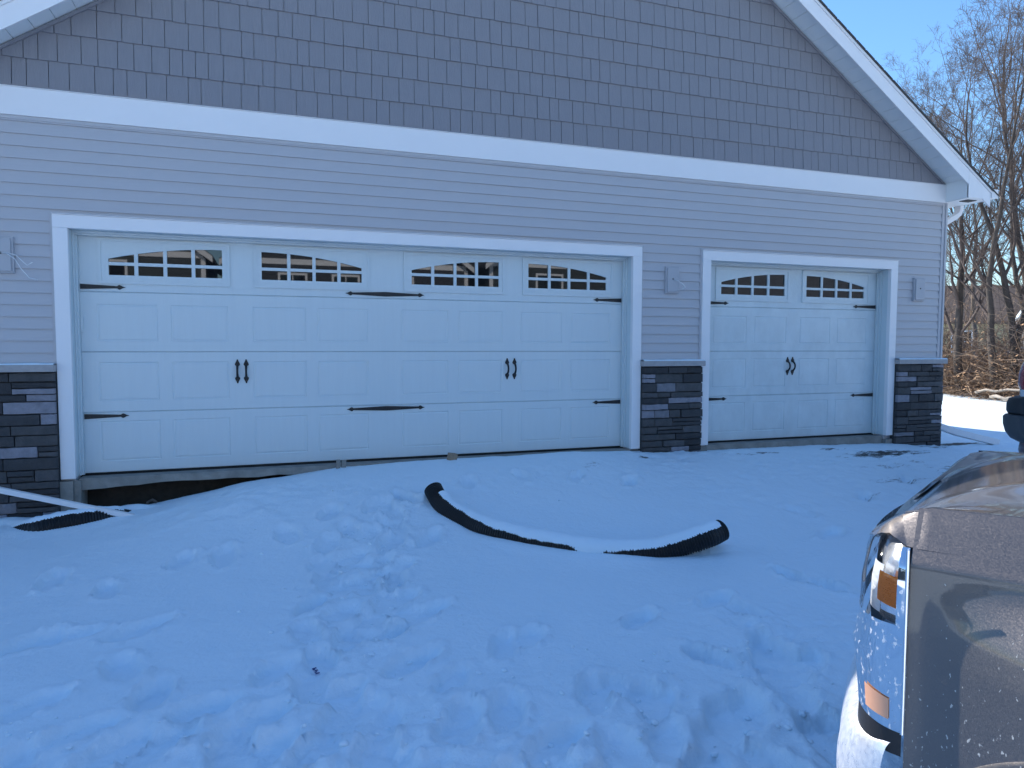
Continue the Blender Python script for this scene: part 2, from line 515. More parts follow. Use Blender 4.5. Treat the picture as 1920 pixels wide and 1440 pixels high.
EH = XR-XM+.38                                   # half span to the fascia end
b = MB()
for sg in (1, -1):
    q = rakepoly(sg, 0, EH+.02, .135, .147)
    b.prism(q, -OV-.03, 9.5)
    # tabs of the rake shingles: little steps
    s_ = .1
    while s_ < EH:
        q = rakepoly(sg, s_, s_+.13, .148, .153); b.prism(q, -OV-.032, -OV+.2); s_ += .145
b.build('roof', M['shingle'], house)
for sg in (1, -1):
    b = MB()
    s_ = 0
    pw = .155
    while s_ < XR-XM-.02:
        e = min(s_+pw-.006, XR-XM-.02)
        a = XM+sg*s_; c = XM+sg*e
        za, zc = ZG+SL*(XM-XL-s_), ZG+SL*(XM-XL-e)
        b.prism([(a, za), (c, zc), (c, zc+.01), (a, za+.01)], -OV+.021, .0)
        s_ += pw
    b.prism(rakepoly(sg, 0, EH, .012, .03), -OV+.021, 0)
    b.build('soffit', M['soffit'], house)
    b = MB()
    b.prism(rakepoly(sg, 0, EH, -.075, .10), -OV, -OV+.02)
    b.prism(rakepoly(sg, 0, EH+.012, .1003, .134), -OV-.014, -OV+.02)
    # boxed return at the foot of the rake
    xi, xo = XR-XM-.02, EH
    a, c = XM+sg*xi, XM+sg*xo
    b.prism([(a, 3.07), (c, 3.07), (c, ZG+SL*(XM-XL-xo)+.098), (a, ZG+SL*(XM-XL-xi)+.098)], -OV-.002, -OV+.004)
    b.build('fascia', M['trim'], house, .002)
    b = MB()
    b.prism([(a, 3.072), (a+sg*.012, 3.072), (a+sg*.012, soff(a)-.001), (a, soff(a)-.001)], -OV+.021, .02)
    bx = sorted((a+sg*.013, c))
    b.box(bx[0], bx[1], -OV+.005, 9, 3.066, 3.078)
    b.build('eave_return', M['soffit'], house)
    b = MB(); bx = sorted((a+sg*.10, a+sg*.26)); b.box(bx[0], bx[1], -OV+.08, -OV+.20, 3.058, 3.0655)
    b.build('soffit_vent', M['rubber'], house)
    # gutter
    b = MB(); bx = sorted((c+sg*.002, c+sg*.115))
    prof = [(0, .115), (0, 0), (.075, 0), (.09, .04), (.115, .075), (.115, .12), (.108, .12), (.108, .078), (.084, .044), (.07, .008), (.008, .008), (.008, .115)]
    b.prism([(c+sg*(.002+px), 3.085+pz) for px, pz in (prof if sg > 0 else prof[::-1])], -OV-.012, 9.4)
    b.box(bx[0], bx[1], -OV-.016, -OV-.0125, 3.083, 3.20)
    b.build('gutter', M['trim'], house)

# -- downspout with elbows and its ground extension
b = MB()


def rect_sweep(b, pts, w, d):
    pts = [Vector(p) for p in pts]; vs = []; fs = []
    for i, p in enumerate(pts):
        t = (pts[min(i+1, len(pts)-1)]-pts[max(i-1, 0)]).normalized()
        ref = Vector((0, 1, 0)) if abs(t.y) < .7 else Vector((0, 0, 1))
        a = (ref-t*ref.dot(t)).normalized(); c = t.cross(a)
        for sx, sy in ((-1, -1), (1, -1), (1, 1), (-1, 1)):
            vs.append(p+a*sx*w/2+c*sy*d/2)
    for i in range(len(pts)-1):
        for k in range(4): fs.append((i*4+k, i*4+(k+1) % 4, (i+1)*4+(k+1) % 4, (i+1)*4+k))
    fs += [(3, 2, 1, 0), tuple(range(len(vs)-4, len(vs)))]
    b.add(vs, fs)


rect_sweep(b, [(10.565, .12, 3.09), (10.565, .12, 3.02), (10.54, .12, 2.965), (10.48, .12, 2.92), (10.29, .13, 2.82), (10.23, .13, 2.78), (10.205, .13, 2.71), (10.205, .13, .16), (10.215, .11, .10), (10.25, .07, .07)], .085, .065)
b.build('downspout', M['trim'], house, .006)
b = MB()
rect_sweep(b, [(10.24, .16, .09), (10.55, .03, -.03), (11.05, -.20, -.165)], .11, .085)
b.build('downspout_extension', M['trim'], house, .006)

# -- corner post
b = MB(); b.box(XR, XR+.032, -.032, .05, .0, 3.058); b.box(XR-.05, XR-.001, -.020, .010, .99, 3.03)
b.build('corner_post', M['siding'], house, .003)

# -- stone piers
PIERS = ((XL, -TW-.004), (5.45+TW+.004, 6.36-.004), (9.327+.004, XR-.004))
for pi, (x0, x1) in enumerate(PIERS):
    b = MB()
    b.box(x0+.002, x1-.002, -.055, .01, -.5, .922, 6)
    zz = -.45 if pi else -.45
    ztop = .918
    hs = []
    while zz < ztop-.03:
        h = min(random.choice((.062, .07, .075, .085, .095, .105)), ztop-zz)
        if ztop-zz-h < .045: h = ztop-zz
        x = x0+.002
        while x < x1-.01:
            w = min(random.uniform(.15, .42), x1-.002-x)
            if x1-x-w < .09: w = x1-.002-x
            two = h > .08 and random.random() < .3
            for (za, zc) in (((zz, zz+h*.5), (zz+h*.5, zz+h)) if two else ((zz, zz+h),)):
                pr = -.078-random.uniform(0, .022)
                g_ = .003
                n = 5
                mi = random.choices((0, 1, 2, 3, 4, 5), (5, 4.5, 2, 2.2, 4, .8))[0]
                # face with a chipped outline
                top = [(x+g_+(w-2*g_)*i/n, zc-g_+random.uniform(-.004, .001)) for i in range(n+1)]
                bot = [(x+g_+(w-2*g_)*i/n, za+g_+random.uniform(-.001, .004)) for i in range(n+1)]
                fr = [(px, pr+random.uniform(-.003, .004), pz) for px, pz in bot]+[(px, pr+random.uniform(-.003, .004), pz) for px, pz in reversed(top)]
                bk = [(px, -.05, pz) for px, pz in bot]+[(px, -.05, pz) for px, pz in reversed(top)]
                N = len(fr)
                ctr = (x+w/2, pr-.004, (za+zc)/2)
                b.add(fr+bk+[ctr], [(i, (i+1) % N, 2*N) for i in range(N)]+[(i+N, (i+1) % N+N, (i+1) % N, i) for i in range(N)], mi)
            x += w
        zz += h
    if pi == 2:
        zz = -.45
        while zz < ztop-.03:
            h = min(random.choice((.07, .085, .1)), ztop-zz)
            b.box(x1-.05, x1+.004+random.uniform(0, .012), -.074, .0, zz+.003, zz+h-.003, random.choice((0, 1, 2, 3, 4)))
            zz += h
    o = b.build('stone_veneer', M['stone']+[M['mortar']], house, .004)
    # cap stone and the snow on it
    b = MB(); e0 = .0 if pi == 0 else .012; e1 = .012 if pi != 2 else .035
    b.box(x0-e0, x1+e1 if pi != 0 else x1+.002, -.118, .0, .925, .985)
    cap = b.build('cap_stone', M['capstone'], house, .006)
    b = MB(); n = 40; P = []
    xs = np.linspace(x0-e0+.004, x1-.002 if pi == 0 else x1+e1-.004, n)
    th = .012+.007*np.array([float(fbm(np.array([v*3]), np.array([pi*7.]), 3)[0]) for v in xs])*2
    for yy, kk in ((-.114, 0), (-.110, .8), (-.09, 1), (-.05, 1.1), (-.018, 1.2)):
        P.append([(xs[i], yy, .9855+max(.002, th[i])*kk) for i in range(n)])
    b.grid(P)
    b.build('snow_layer', M['snowcap'], cap)

# -- foundation: slab edge, footing and soil below
b = MB()
n = 120
xs = np.linspace(XL, XR, n)
low = -.092-.03*np.exp(-(xs/.5)**2)+.022*fbm(xs*2.2, xs*0+3, 4)-.06*sstep(5.4, 9, xs)
for i in range(n-1):
    xa, xb = xs[i], xs[i+1]
    if not (-.02 < (xa+xb)/2 < 5.47 or 6.45 < (xa+xb)/2 < 9.24): continue
    b.add([(xa, .02, -.024), (xb, .02, -.024), (xb, .018, low[i+1]), (xa, .018, low[i]), (xa, .6, -.024), (xb, .6, -.024), (xb, .3, low[i+1]-.01), (xa, .3, low[i]-.01)],
          [(0, 3, 2, 1), (0, 1, 5, 4), (3, 7, 6, 2)])
b.box(XL, -.022, -.045, .3, -.5, -.03); b.box(-.021, .03, -.01, .3, -.6, -.034); b.box(5.46, 6.47, -.03, .3, -.5, -.03); b.box(9.22, XR, -.03, .3, -.5, -.06)
b.build('foundation', M['concrete'], house)
b = MB(); P = []
for zz in np.linspace(-.6, -.09, 9):
    P.append([(x, .22+.06*float(fbm(np.array([x*5]), np.array([zz*7]), 3)[0])-.10*min(1, max(0, (-.2-zz)/.3)), zz) for x in np.linspace(-.02, 5.47, 120)])
b.grid(P); b.build('soil_bank', M['earth'], house)

# -- garage doors
G_MAIN = (.155, 1.462, 2.893, 4.188)
G_SIDE = (6.655, 7.948)
SEAM = (-.004, .5455, 1.0905, 1.628, ZO+.02)


def ringpanel(b, x0, x1, z0, z1, y):
    """pressed panel: groove round a slightly raised field"""
    rings = [(0, 0), (.007, .005), (.011, .005), (.024, .001)]
    L = []
    for ins, dy in rings:
        L.append([(x0+ins, y+dy, z0+ins), (x1-ins, y+dy, z0+ins), (x1-ins, y+dy, z1-ins), (x0+ins, y+dy, z1-ins)])
    for a, c in zip(L[:-1], L[1:]):
        b.add(a+c, [(i, (i+1) % 4, (i+1) % 4+4, i+4) for i in range(4)])
    b.add(L[-1], [(0, 1, 2, 3)])


def door_section(b, x0, x1, z0, z1, cells, y, holes=False):
    """front sheet with pressed panels or window holes"""
    e = .006
    zs = sorted({z0+e, z1-e}|{c[2] for c in cells}|{c[3] for c in cells})
    b.add([(x0, y+.012, z0), (x1, y+.012, z0), (x1, y, z0+e), (x0, y, z0+e)], [(0, 1, 2, 3)])
    b.add([(x0, y, z1-e), (x1, y, z1-e), (x1, y+.012, z1), (x0, y+.012, z1)], [(0, 1, 2, 3)])
    for za, zc in zip(zs[:-1], zs[1:]):
        act = sorted(c for c in cells if c[2] <= za+1e-6 and c[3] >= zc-1e-6)
        x = x0
        for c in act:
            b.add([(x, y, za), (c[0], y, za), (c[0], y, zc), (x, y, zc)], [(0, 1, 2, 3)]); x = c[1]
        b.add([(x, y, za), (x1, y, za), (x1, y, zc), (x, y, zc)], [(0, 1, 2, 3)])
    for c in cells:
        if not holes: ringpanel(b, *c, y)


def window(door, fx0, fx1, rise_right, y):
    z0, z1 = 1.703, 2.103
    g0, g1 = (fx0+.082, fx1-.066) if rise_right else (fx0+.066, fx1-.082)
    gz0, gm0, gm1 = 1.78, 1.868, 1.896
    b = MB()
    # raised outer lip
    w, p = .024, -.014
    b.box(fx0, fx1, y+p, y+.02, z1-w, z1); b.box(fx0, fx1, y+p, y+.02, z0, z0+w)
    b.box(fx0, fx0+w, y+p, y+.02, z0+w, z1-w); b.box(fx1-w, fx1, y+p, y+.02, z0+w, z1-w)
    # second step
    q = -.006; i0, i1, j0, j1 = fx0+w, fx1-w, z0+w, z1-w
    b.box(i0, g0, y+q, y+.02, j0, j1); b.box(g1, i1, y+q, y+.02, j0, j1); b.box(g0, g1, y+q, y+.02, j0, gz0)

    def za(t):
        t = t if rise_right else 1-t
        return 1.925+.118*(1-(1-t)**2)
    n = 24
    pts = [(g0+(g1-g0)*i/n, za(i/n)) for i in range(n+1)]
    for a, c in zip(pts[:-1], pts[1:]):
        b.add([(a[0], y+q, a[1]), (c[0], y+q, c[1]), (c[0], y+q, j1), (a[0], y+q, j1), (a[0], y+.02, a[1]), (c[0], y+.02, c[1])], [(0, 1, 2, 3), (4, 5, 1, 0)])
    for t in (.235, .487, .737) if rise_right else (.263, .513, .765):
        x = g0+t*(g1-g0)
        b.box(x-.0155, x+.0155, y+q+.002, y+.02, gz0-.005, za(t)+.01)
    b.box(g0-.004, g1+.004, y+q+.0005, y+.019, gm0, gm1)
    fr = b.build('window_frame', M['door'], door)
    b = MB(); b.add([(i0, y+.012, j0), (i1, y+.012, j0), (i1, y+.0125, j1), (i0, y+.0125, j1)], [(0, 1, 2, 3)])
    b.build('window_pane', M['glass'], door)


def hinge(door, x0, x1, z, y, double=False):
    b = MB()
    d = 1 if x1 > x0 else -1
    L = abs(x1-x0)

    def half(xs, L, d, wide):
        tip = [(L-.072, .010), (L-.066, .010), (L-.060, .017), (L-.048, .021), (L-.036, .015), (L-.024, .007), (L, .0)]
        prof = [(0, wide/2)]+tip
        up_ = [(xs+d*s_, z+h) for s_, h in prof]
        dn = [(xs+d*s_, z-h) for s_, h in prof[:-1]][::-1]
        return up_+dn
    if double:
        m = (x0+x1)/2
        P1 = half(m, L/2, 1, .046); P2 = half(m, L/2, -1, .046)
        b.prism(P1[::-1], y-.010, y+.002); b.prism(P2, y-.010, y+.002)
    else:
        P = half(x0, L, d, .046)
        b.prism(P[::-1] if d > 0 else P, y-.010, y+.002)
        for s_ in (.04, .17, .27):
            b.tube([(x0+d*s_, y-.014, z), (x0+d*s_, y-.009, z)], .007, 8)
    b.build('strap_hinge', M['black'], door, .0015)


def handle(door, x, z0, z1, y):
    b = MB()
    H = z1-z0
    for s_, zc in ((1, z1), (-1, z0)):
        prof = [(.006, 0), (.008, -.012), (.022, -.040), (.023, -.052), (.014, -.062), (.010, -.066)]
        pts = [(x+a, zc+s_*c) for a, c in prof]+[(x-a, zc+s_*c) for a, c in reversed(prof)]
        b.prism(pts if s_ < 0 else pts[::-1], y-.008, y+.001)
    pts = []
    for i in range(15):
        t = i/14
        pts.append((x, y-.006-.045*math.sin(math.pi*t)**.6, z0+.055+(H-.11)*t))
    b.tube(pts, [.012-.002*math.sin(math.pi*i/14) for i in range(15)], 10)
    b.build('pull_handle', M['black'], door, .0015)


def garage_door(x0, x1, groups, hinge_x, handles, dm):
    b = MB()
    y = REC
    # bottom rail of the slab carries the door: door part itself is the four pressed sections
    for i in range(4):
        z0, z1 = SEAM[i], SEAM[i+1]
        cells = []
        if i < 3:
            pz = ((.098, .465), (.645, 1.0), (1.185, 1.521))[i]
            for g0 in groups:
                cells += [(g0, g0+.492, *pz), (g0+.600, g0+1.092, *pz)]
            door_section(b, x0-.02, x1+.02, z0, z1, cells, y)
        else:
            cells = [(g0+.035, g0+1.10, 1.712, 2.095) for g0 in groups]
            door_section(b, x0-.02, x1+.02, z0, z1, cells, y, holes=True)
    b.box(x0-.02, x1+.02, y+.0125, y+.05, -.004, 1.70)
    door = b.build('garage_door', dm, house)
    for i, g0 in enumerate(groups):
        window(door, g0+.025, g0+1.115, i % 2 == 0, y)
    for z in (1.672, .511):
        for a, c, dbl in hinge_x: hinge(door, a, c, z, y, dbl)
    for xh in handles: handle(door, xh, .790, 1.018, y)
    b = MB(); b.tube([(x0-.01, y+.02, -.016), (x1+.01, y+.02, -.016)], .019, 10); b.box(x0-.015, x1+.015, y+.002, y+.045, -.010, -.0035)
    b.build('bottom_seal', M['rubber'], door)
    # casing, jambs and weather stop
    b = MB()
    b.box(x0-TW, x0, -.040, .012, -.010, ZO); b.box(x1, x1+TW, -.040, .012, -.010, ZO); b.box(x0-TW, x1+TW, -.040, .012, ZO+.0005, ZT)
    b.box(x0-TW-.002, x1+TW+.002, -.052, .012, ZT+.0005, ZT+.006)
    b.build('door_casing', M['trim'], house, .003)
    b = MB()
    b.box(x0-.022, x0-.003, .0125, REC+.06, -.008, ZO); b.box(x1+.003, x1+.022, .0125, REC+.06, -.008, ZO); b.box(x0-.022, x1+.022, .0125, REC+.06, ZO+.003, ZO+.022)
    # stop moulding
    b.box(x0-.0025, x0+.030, REC-.042, REC-.006, -.008, ZO-.033); b.box(x1-.030, x1+.0025, REC-.042, REC-.006, -.008, ZO-.033); b.box(x0-.0025, x1+.0025, REC-.042, REC-.006, ZO-.032, ZO+.002)
    b.box(x0-.0024, x0+.014, REC-.070, REC-.043, -.008, ZO-.017); b.box(x1-.014, x1+.0024, REC-.070, REC-.043, -.008, ZO-.017); b.box(x0-.0024, x1+.0024, REC-.070, REC-.043, ZO-.016, ZO+.002)
    b.build('door_jamb', M['door'], house, .002)
    return door


d1 = garage_door(*DOORS[0], G_MAIN, [(.036, .394, False), (2.334, 3.132, True), (5.414, 5.060, False)], (1.320, 1.398, 4.038, 4.122), M['door'])
d1['label'] = 'wide double garage door with four arched windows'
d2 = garage_door(*DOORS[1], G_SIDE, [(6.505, 6.875, False), (9.182, 8.805, False)], (7.776, 7.854), M['dusty'])
d2['label'] = 'single garage door with two arched windows, slightly dirty'
# small latch keeper on the left jamb
b = MB(); b.box(.031, .055, REC-.02, REC-.002, 1.27, 1.40); b.build('latch_plate', M['door'], d1, .002)

# -- light mounting blocks with loose wires
for bi, (x0, x1) in enumerate(((-.566, -.396), (5.868, 6.042), (9.612, 9.800))):
    b = MB(); z0, z1 = 1.752, 2.056
    b.box(x0, x1, -.040, .005, z0, z1); b.box(x0+.016, x1-.016, -.056, -.039, z0+.016, z1-.016)
    blk = b.build('light_block', M['block'], house, .004)
    xc = (x0+x1)/2; zc = 1.915
    b = MB(); b.tube([(xc, -.058, zc), (xc, -.040, zc)], .010, 10); b.build('wire_hole', M['rubber'], blk)
    if bi == 2: continue
    b = MB()
    ends = [[(xc, -.056, zc), (xc+.05, -.09, zc-.005), (xc+.11, -.10, zc-.05), (xc+.15, -.09, zc-.13), (xc+.20, -.075, zc-.20), (xc+.26, -.07, zc-.215)],
            [(xc, -.056, zc), (xc+.06, -.08, zc+.0), (xc+.12, -.10, zc-.02), (xc+.17, -.10, zc-.075), (xc+.195, -.10, zc-.10), (xc+.235, -.105, zc-.075)]] if bi == 0 else \
           [[(xc, -.056, zc), (xc+.05, -.08, zc-.02), (xc+.11, -.09, zc-.06), (xc+.145, -.08, zc-.09), (xc+.11, -.08, zc-.11), (xc+.05, -.07, zc-.13)],
            [(xc, -.056, zc), (xc+.06, -.09, zc-.03), (xc+.13, -.10, zc-.09), (xc+.10, -.09, zc-.125)]]
    for e in ends:
        b.tube(e, .0035, 6)
    b.build('wire', M['wire'], blk)


# ------------------------------------------------------------------ corrugated pipes and the white pole
def spline(P, n):
    P = np.array(P, float); P = np.vstack([2*P[0]-P[1], P, 2*P[-1]-P[-2]])
    out = []
    m = len(P)-3
    for i in range(m):
        k = n//m+1
        for t in np.linspace(0, 1, k, endpoint=False):
            p0, p1, p2, p3 = P[i:i+4]
            out.append(.5*((2*p1)+(-p0+p2)*t+(2*p0-5*p1+4*p2-p3)*t*t+(-p0+3*p1-3*p2+p3)*t**3))
    out.append(P[-2]); out = np.array(out)
    d = np.r_[0, np.cumsum(np.linalg.norm(np.diff(out, axis=0), axis=1))]
    s_ = np.linspace(0, d[-1], n)
    return np.stack([np.interp(s_, d, out[:, j]) for j in range(3)], -1), d[-1]


def corrugated(name, path, rad, label, snow_from, snow_to, a_lo, a_hi):
    L = spline(path, 50)[1]
    per = int(L/.019)
    pts, _ = spline(path, per*4+1)
    rr = [rad*(1 if i % 4 in (0, 1) else .90) for i in range(len(pts))]
    b = MB(); b.tube(pts, rr, 22, cap=False, smooth=False)
    b.tube(pts[2:-2:4], rad*.82, 16, mi=0, cap=False)
    o = b.build(name, M['plastic'], None)
    tag(o, label, 'drain pipe')
    # settled snow on top
    b = MB(); P = []
    N = len(pts)
    ra = np.random.default_rng(3)
    for i in range(int(N*snow_from), int(N*snow_to), 2):
        t = Vector(pts[min(i+1, N-1)]-pts[max(i-1, 0)]).normalized()
        side = t.cross(Vector((0, 0, 1))).normalized()
        if side.y > 0: side = -side
        upv = side.cross(t)
        if upv.z < 0: upv = -upv
        u = i/N
        lo_ = a_lo(u) if callable(a_lo) else a_lo
        e1 = R(lo_+12*float(fbm(np.array([u*14]), np.array([1.]), 3)[0])+ra.uniform(-4, 4)); e2 = R(a_hi)
        row = []
        for k in range(9):
            q = k/8; an = e1+(e2-e1)*q
            th = rad*.97+.020*math.sin(math.pi*min(1, q*1.0+.0))**.5*(1+.5*float(fbm(np.array([u*22]), np.array([q*2]), 2)[0]))
            row.append(Vector(pts[i])+side*math.cos(an)*th+upv*math.sin(an)*th)
        P.append(row)
    b.grid(P); b.build('snow_cover', M['snowcap'], o)
    return o


corrugated('drain_pipe', PIPE, .080, 'long curved black corrugated drain pipe with snow on top, in the open snow', .05, .985, lambda u: float(np.interp(u, [0, .10, .2, .3, .42, .56, .60, .63, .66, .80, .9, 1], [82, 76, 66, 44, 26, 20, -14, -14, 20, 30, 42, 48])), 175)
corrugated('drain_pipe', STUB, .088, 'short half buried black corrugated drain pipe below the left stone pier', .1, .9, 62, 178)
b = MB(); rect_sweep(b, [(-1.3, -.60, .34), (-.458, -.466, .016), (.50, -.335, -.315)], .05, .042)
o = b.build('white_pole', M['trim'], None, .005)
tag(o, 'white square pole leaning down into the snow by the left stone pier', 'pole')

# ------------------------------------------------------------------ small litter by the wall
b = MB(); b.box(-.045, .045, -.03, .03, -.03, .05)
o = b.build('wood_block', mat('raw_wood', (.30, .22, .15), .8, var=.25, vscale=20), None, .004); o.location = (3.365, -.06, .0); o.rotation_euler = (.1, .15, .35)
tag(o, 'small wooden block lying in snow below the wide garage door', 'wood scrap')
b = MB(); b.box(-.05, -.01, -.012, .012, -.08, .07); b.box(.0, .045, -.010, .014, -.08, .065)
o = b.build('form_stake', M['concrete'], None, .004); o.location = (2.256, -.035, -.03); o.rotation_euler = (.05, .03, .1)
tag(o, 'pair of short stake ends standing at the slab edge', 'stake')
b = MB(); b.tube([(-.03, 0, -.06), (.0, .0, .03), (.035, .01, .045), (.07, .0, .02)], .013, 7)
o = b.build('root_stub', M['bark'], None); o.location = (.56, -.06, -.28); tag(o, 'dark twig stub poking up from snow under the slab', 'twig')
# printed tag: white slip with blue bars
b = MB(); n = 8; P = []
for i in range(n+1):
    t = i/n; P.append([(-.014+.028*j/4, -.026+.052*t, .006*math.sin(math.pi*t)) for j in range(5)])
b.grid(P, 0)
for i, (yy, w, xo) in enumerate(((-.019, .020, 0), (-.008, .012, -.004), (.002, .016, .002), (.012, .010, -.005), (.020, .021, 0))):
    b.box(-w/2+xo, w/2+xo, yy-.0028, yy+.0028, .0065, .0085, 1)
o = b.build('printed_tag', [mat('tag_white', (.7, .74, .82), .5), mat('tag_blue', (.01, .03, .16), .5)], None)
o.location = (1.792, -3.574, gz(1.792, -3.574)+.006); o.rotation_euler = (.25, 0, .35)
tag(o, 'tiny white and blue printed tag lying in the foreground snow', 'tag')

# ------------------------------------------------------------------ pickup truck
KS = .844
TB = R(57)
TF = Vector((-math.cos(TB), math.sin(TB), 0)); TR_ = Vector((math.sin(TB), math.cos(TB), 0))
TQ = CAM+KS*(Vector((3.012, -5.732, 0))-CAM); TQ.z = 0


def tw(s_, w, z): return TQ-TF*s_+TR_*w+Vector((0, 0, z-.045*w))     # parked on a slight cross slope


def flake_paint():
    m = mat('grey_metallic_paint', (.178, .160, .153), .58, metal=.95, coat=1)
    n = m.node_tree.nodes; L = m.node_tree.links; p = n["Principled BSDF"]
    tc = n.new('ShaderNodeTexCoord')
    vo = n.new('ShaderNodeTexVoronoi'); vo.inputs['Scale'].default_value = 760
    L.new(tc.outputs['Object'], vo.inputs[0])
    geo = n.new('ShaderNodeNewGeometry')
    s1 = n.new('ShaderNodeVectorMath'); s1.operation = 'SUBTRACT'; s1.inputs[1].default_value = (.5, .5, .5)
    L.new(vo.outputs['Color'], s1.inputs[0])
    s2 = n.new('ShaderNodeVectorMath'); s2.operation = 'SCALE'; s2.inputs['Scale'].default_value = .26
    L.new(s1.outputs[0], s2.inputs[0])
    s3 = n.new('ShaderNodeVectorMath'); s3.operation = 'ADD'
    L.new(s2.outputs[0], s3.inputs[0]); L.new(geo.outputs['Normal'], s3.inputs[1])
    s4 = n.new('ShaderNodeVectorMath'); s4.operation = 'NORMALIZE'; L.new(s3.outputs[0], s4.inputs[0])
    L.new(s4.outputs[0], p.inputs['Normal'])
    # dried salt spatter, thicker low down the panel
    sp = n.new('ShaderNodeTexNoise'); sp.inputs['Scale'].default_value = 150; sp.inputs['Detail'].default_value = 3
    mp = n.new('ShaderNodeMapping'); mp.inputs['Scale'].default_value = (1, 1, .55); mp.inputs['Rotation'].default_value = (.4, .2, 0)
    L.new(tc.outputs['Object'], mp.inputs[0]); L.new(mp.outputs[0], sp.inputs[0])
    sx = n.new('ShaderNodeSeparateXYZ'); L.new(tc.outputs['Object'], sx.inputs[0])
    hr = n.new('ShaderNodeMapRange'); hr.inputs[1].default_value = .20; hr.inputs[2].default_value = .76; hr.inputs[3].default_value = .10; hr.inputs[4].default_value = -.06
    L.new(sx.outputs['Z'], hr.inputs[0])
    ad = n.new('ShaderNodeMath'); ad.operation = 'ADD'; L.new(sp.outputs[0], ad.inputs[0]); L.new(hr.outputs[0], ad.inputs[1])
    mr = n.new('ShaderNodeMapRange'); mr.inputs[1].default_value = .685; mr.inputs[2].default_value = .73; L.new(ad.outputs[0], mr.inputs[0])
    # thin film of road dust low down
    du = n.new('ShaderNodeTexNoise'); du.inputs['Scale'].default_value = 6; du.inputs['Detail'].default_value = 6; L.new(tc.outputs['Object'], du.inputs[0])
    h2 = n.new('ShaderNodeMapRange'); h2.inputs[1].default_value = .15; h2.inputs[2].default_value = .62; h2.inputs[3].default_value = .12; h2.inputs[4].default_value = .0
    L.new(sx.outputs['Z'], h2.inputs[0])
    dm = n.new('ShaderNodeMath'); dm.operation = 'MULTIPLY'; L.new(du.outputs[0], dm.inputs[0]); L.new(h2.outputs[0], dm.inputs[1])
    mxm = n.new('ShaderNodeMath'); mxm.operation = 'MAXIMUM'; L.new(mr.outputs[0], mxm.inputs[0]); L.new(dm.outputs[0], mxm.inputs[1])
    mix = n.new('ShaderNodeMix'); mix.data_type = 'RGBA'; mix.inputs[6].default_value = (.178, .160, .153, 1); mix.inputs[7].default_value = (.50, .49, .47, 1)
    L.new(mxm.outputs[0], mix.inputs[0]); L.new(mix.outputs[2], p.inputs['Base Color'])
    iv = n.new('ShaderNodeMath'); iv.operation = 'SUBTRACT'; iv.inputs[0].default_value = 1; L.new(mxm.outputs[0], iv.inputs[1])
    L.new(iv.outputs[0], p.inputs['Coat Weight'])
    mm = n.new('ShaderNodeMath'); mm.operation = 'MULTIPLY'; mm.inputs[1].default_value = .9; L.new(iv.outputs[0], mm.inputs[0]); L.new(mm.outputs[0], p.inputs['Metallic'])
    return m


def salted_chrome(name='salted_chrome', lo=.585, hi=.70, film=.6):
    m = mat(name, (.85, .86, .88), .06, metal=1)
    n = m.node_tree.nodes; L = m.node_tree.links; p = n["Principled BSDF"]
    tc = n.new('ShaderNodeTexCoord'); mp = n.new('ShaderNodeMapping'); mp.inputs['Scale'].default_value = (1, 1, .6); mp.inputs['Rotation'].default_value = (.5, .3, 0)
    L.new(tc.outputs['Object'], mp.inputs[0])
    sp = n.new('ShaderNodeTexNoise'); sp.inputs['Scale'].default_value = 110; sp.inputs['Detail'].default_value = 6; L.new(mp.outputs[0], sp.inputs[0])
    mr = n.new('ShaderNodeMapRange'); mr.inputs[1].default_value = lo; mr.inputs[2].default_value = hi; mr.inputs[4].default_value = film; L.new(sp.outputs[0], mr.inputs[0])
    ro = n.new('ShaderNodeMapRange'); ro.inputs[3].default_value = .06; ro.inputs[4].default_value = .75; L.new(mr.outputs[0], ro.inputs[0]); L.new(ro.outputs[0], p.inputs['Roughness'])
    iv = n.new('ShaderNodeMath'); iv.operation = 'SUBTRACT'; iv.inputs[0].default_value = 1; L.new(mr.outputs[0], iv.inputs[1]); L.new(iv.outputs[0], p.inputs['Metallic'])
    wv = n.new('ShaderNodeTexNoise'); wv.inputs['Scale'].default_value = 7; wv.inputs['Detail'].default_value = 1; L.new(tc.outputs['Object'], wv.inputs[0])
    bp = n.new('ShaderNodeBump'); bp.inputs['Strength'].default_value = .25; bp.inputs['Distance'].default_value = .02; L.new(wv.outputs[0], bp.inputs['Height']); L.new(bp.outputs[0], p.inputs['Normal'])
    return m


M['paint'] = flake_paint()
M['schrome'] = salted_chrome()
M['dchrome'] = salted_chrome('dirty_chrome', -.4, 1.4, .75)
M['dark'] = mat('dark_plastic', (.018, .018, .02), .5, bump=.1, bscale=60)
M['tyre'] = mat('tyre_rubber', (.015, .015, .016), .85, bump=.4, bscale=50)
M['amber'] = mat('amber_lens', (1, .27, .0), .4, coat=.2, bump=.9, bscale=320)
M['palamber'] = mat('pale_amber_lens', (.75, .38, .22), .15, coat=1)
M['bowl'] = mat('lamp_bowl', (.82, .85, .90), .35, metal=.35, bump=.4, bscale=26, stretch=(1, 1, 4))
M['lampback'] = mat('lamp_reflector', (.88, .89, .92), .22, metal=.85, bump=.4, bscale=22)
mg = bpy.data.materials.new('clear_lens'); mg.use_nodes = True          # thin moulded plastic: clear with a glossy skin
n_ = mg.node_tree.nodes; l_ = mg.node_tree.links
n_.remove(n_['Principled BSDF'])
t_ = n_.new('ShaderNodeBsdfTransparent'); t_.inputs[0].default_value = (.96, .97, .98, 1)
g_l = n_.new('ShaderNodeBsdfGlossy'); g_l.inputs['Roughness'].default_value = .05
f_ = n_.new('ShaderNodeFresnel'); f_.inputs['IOR'].default_value = 1.5
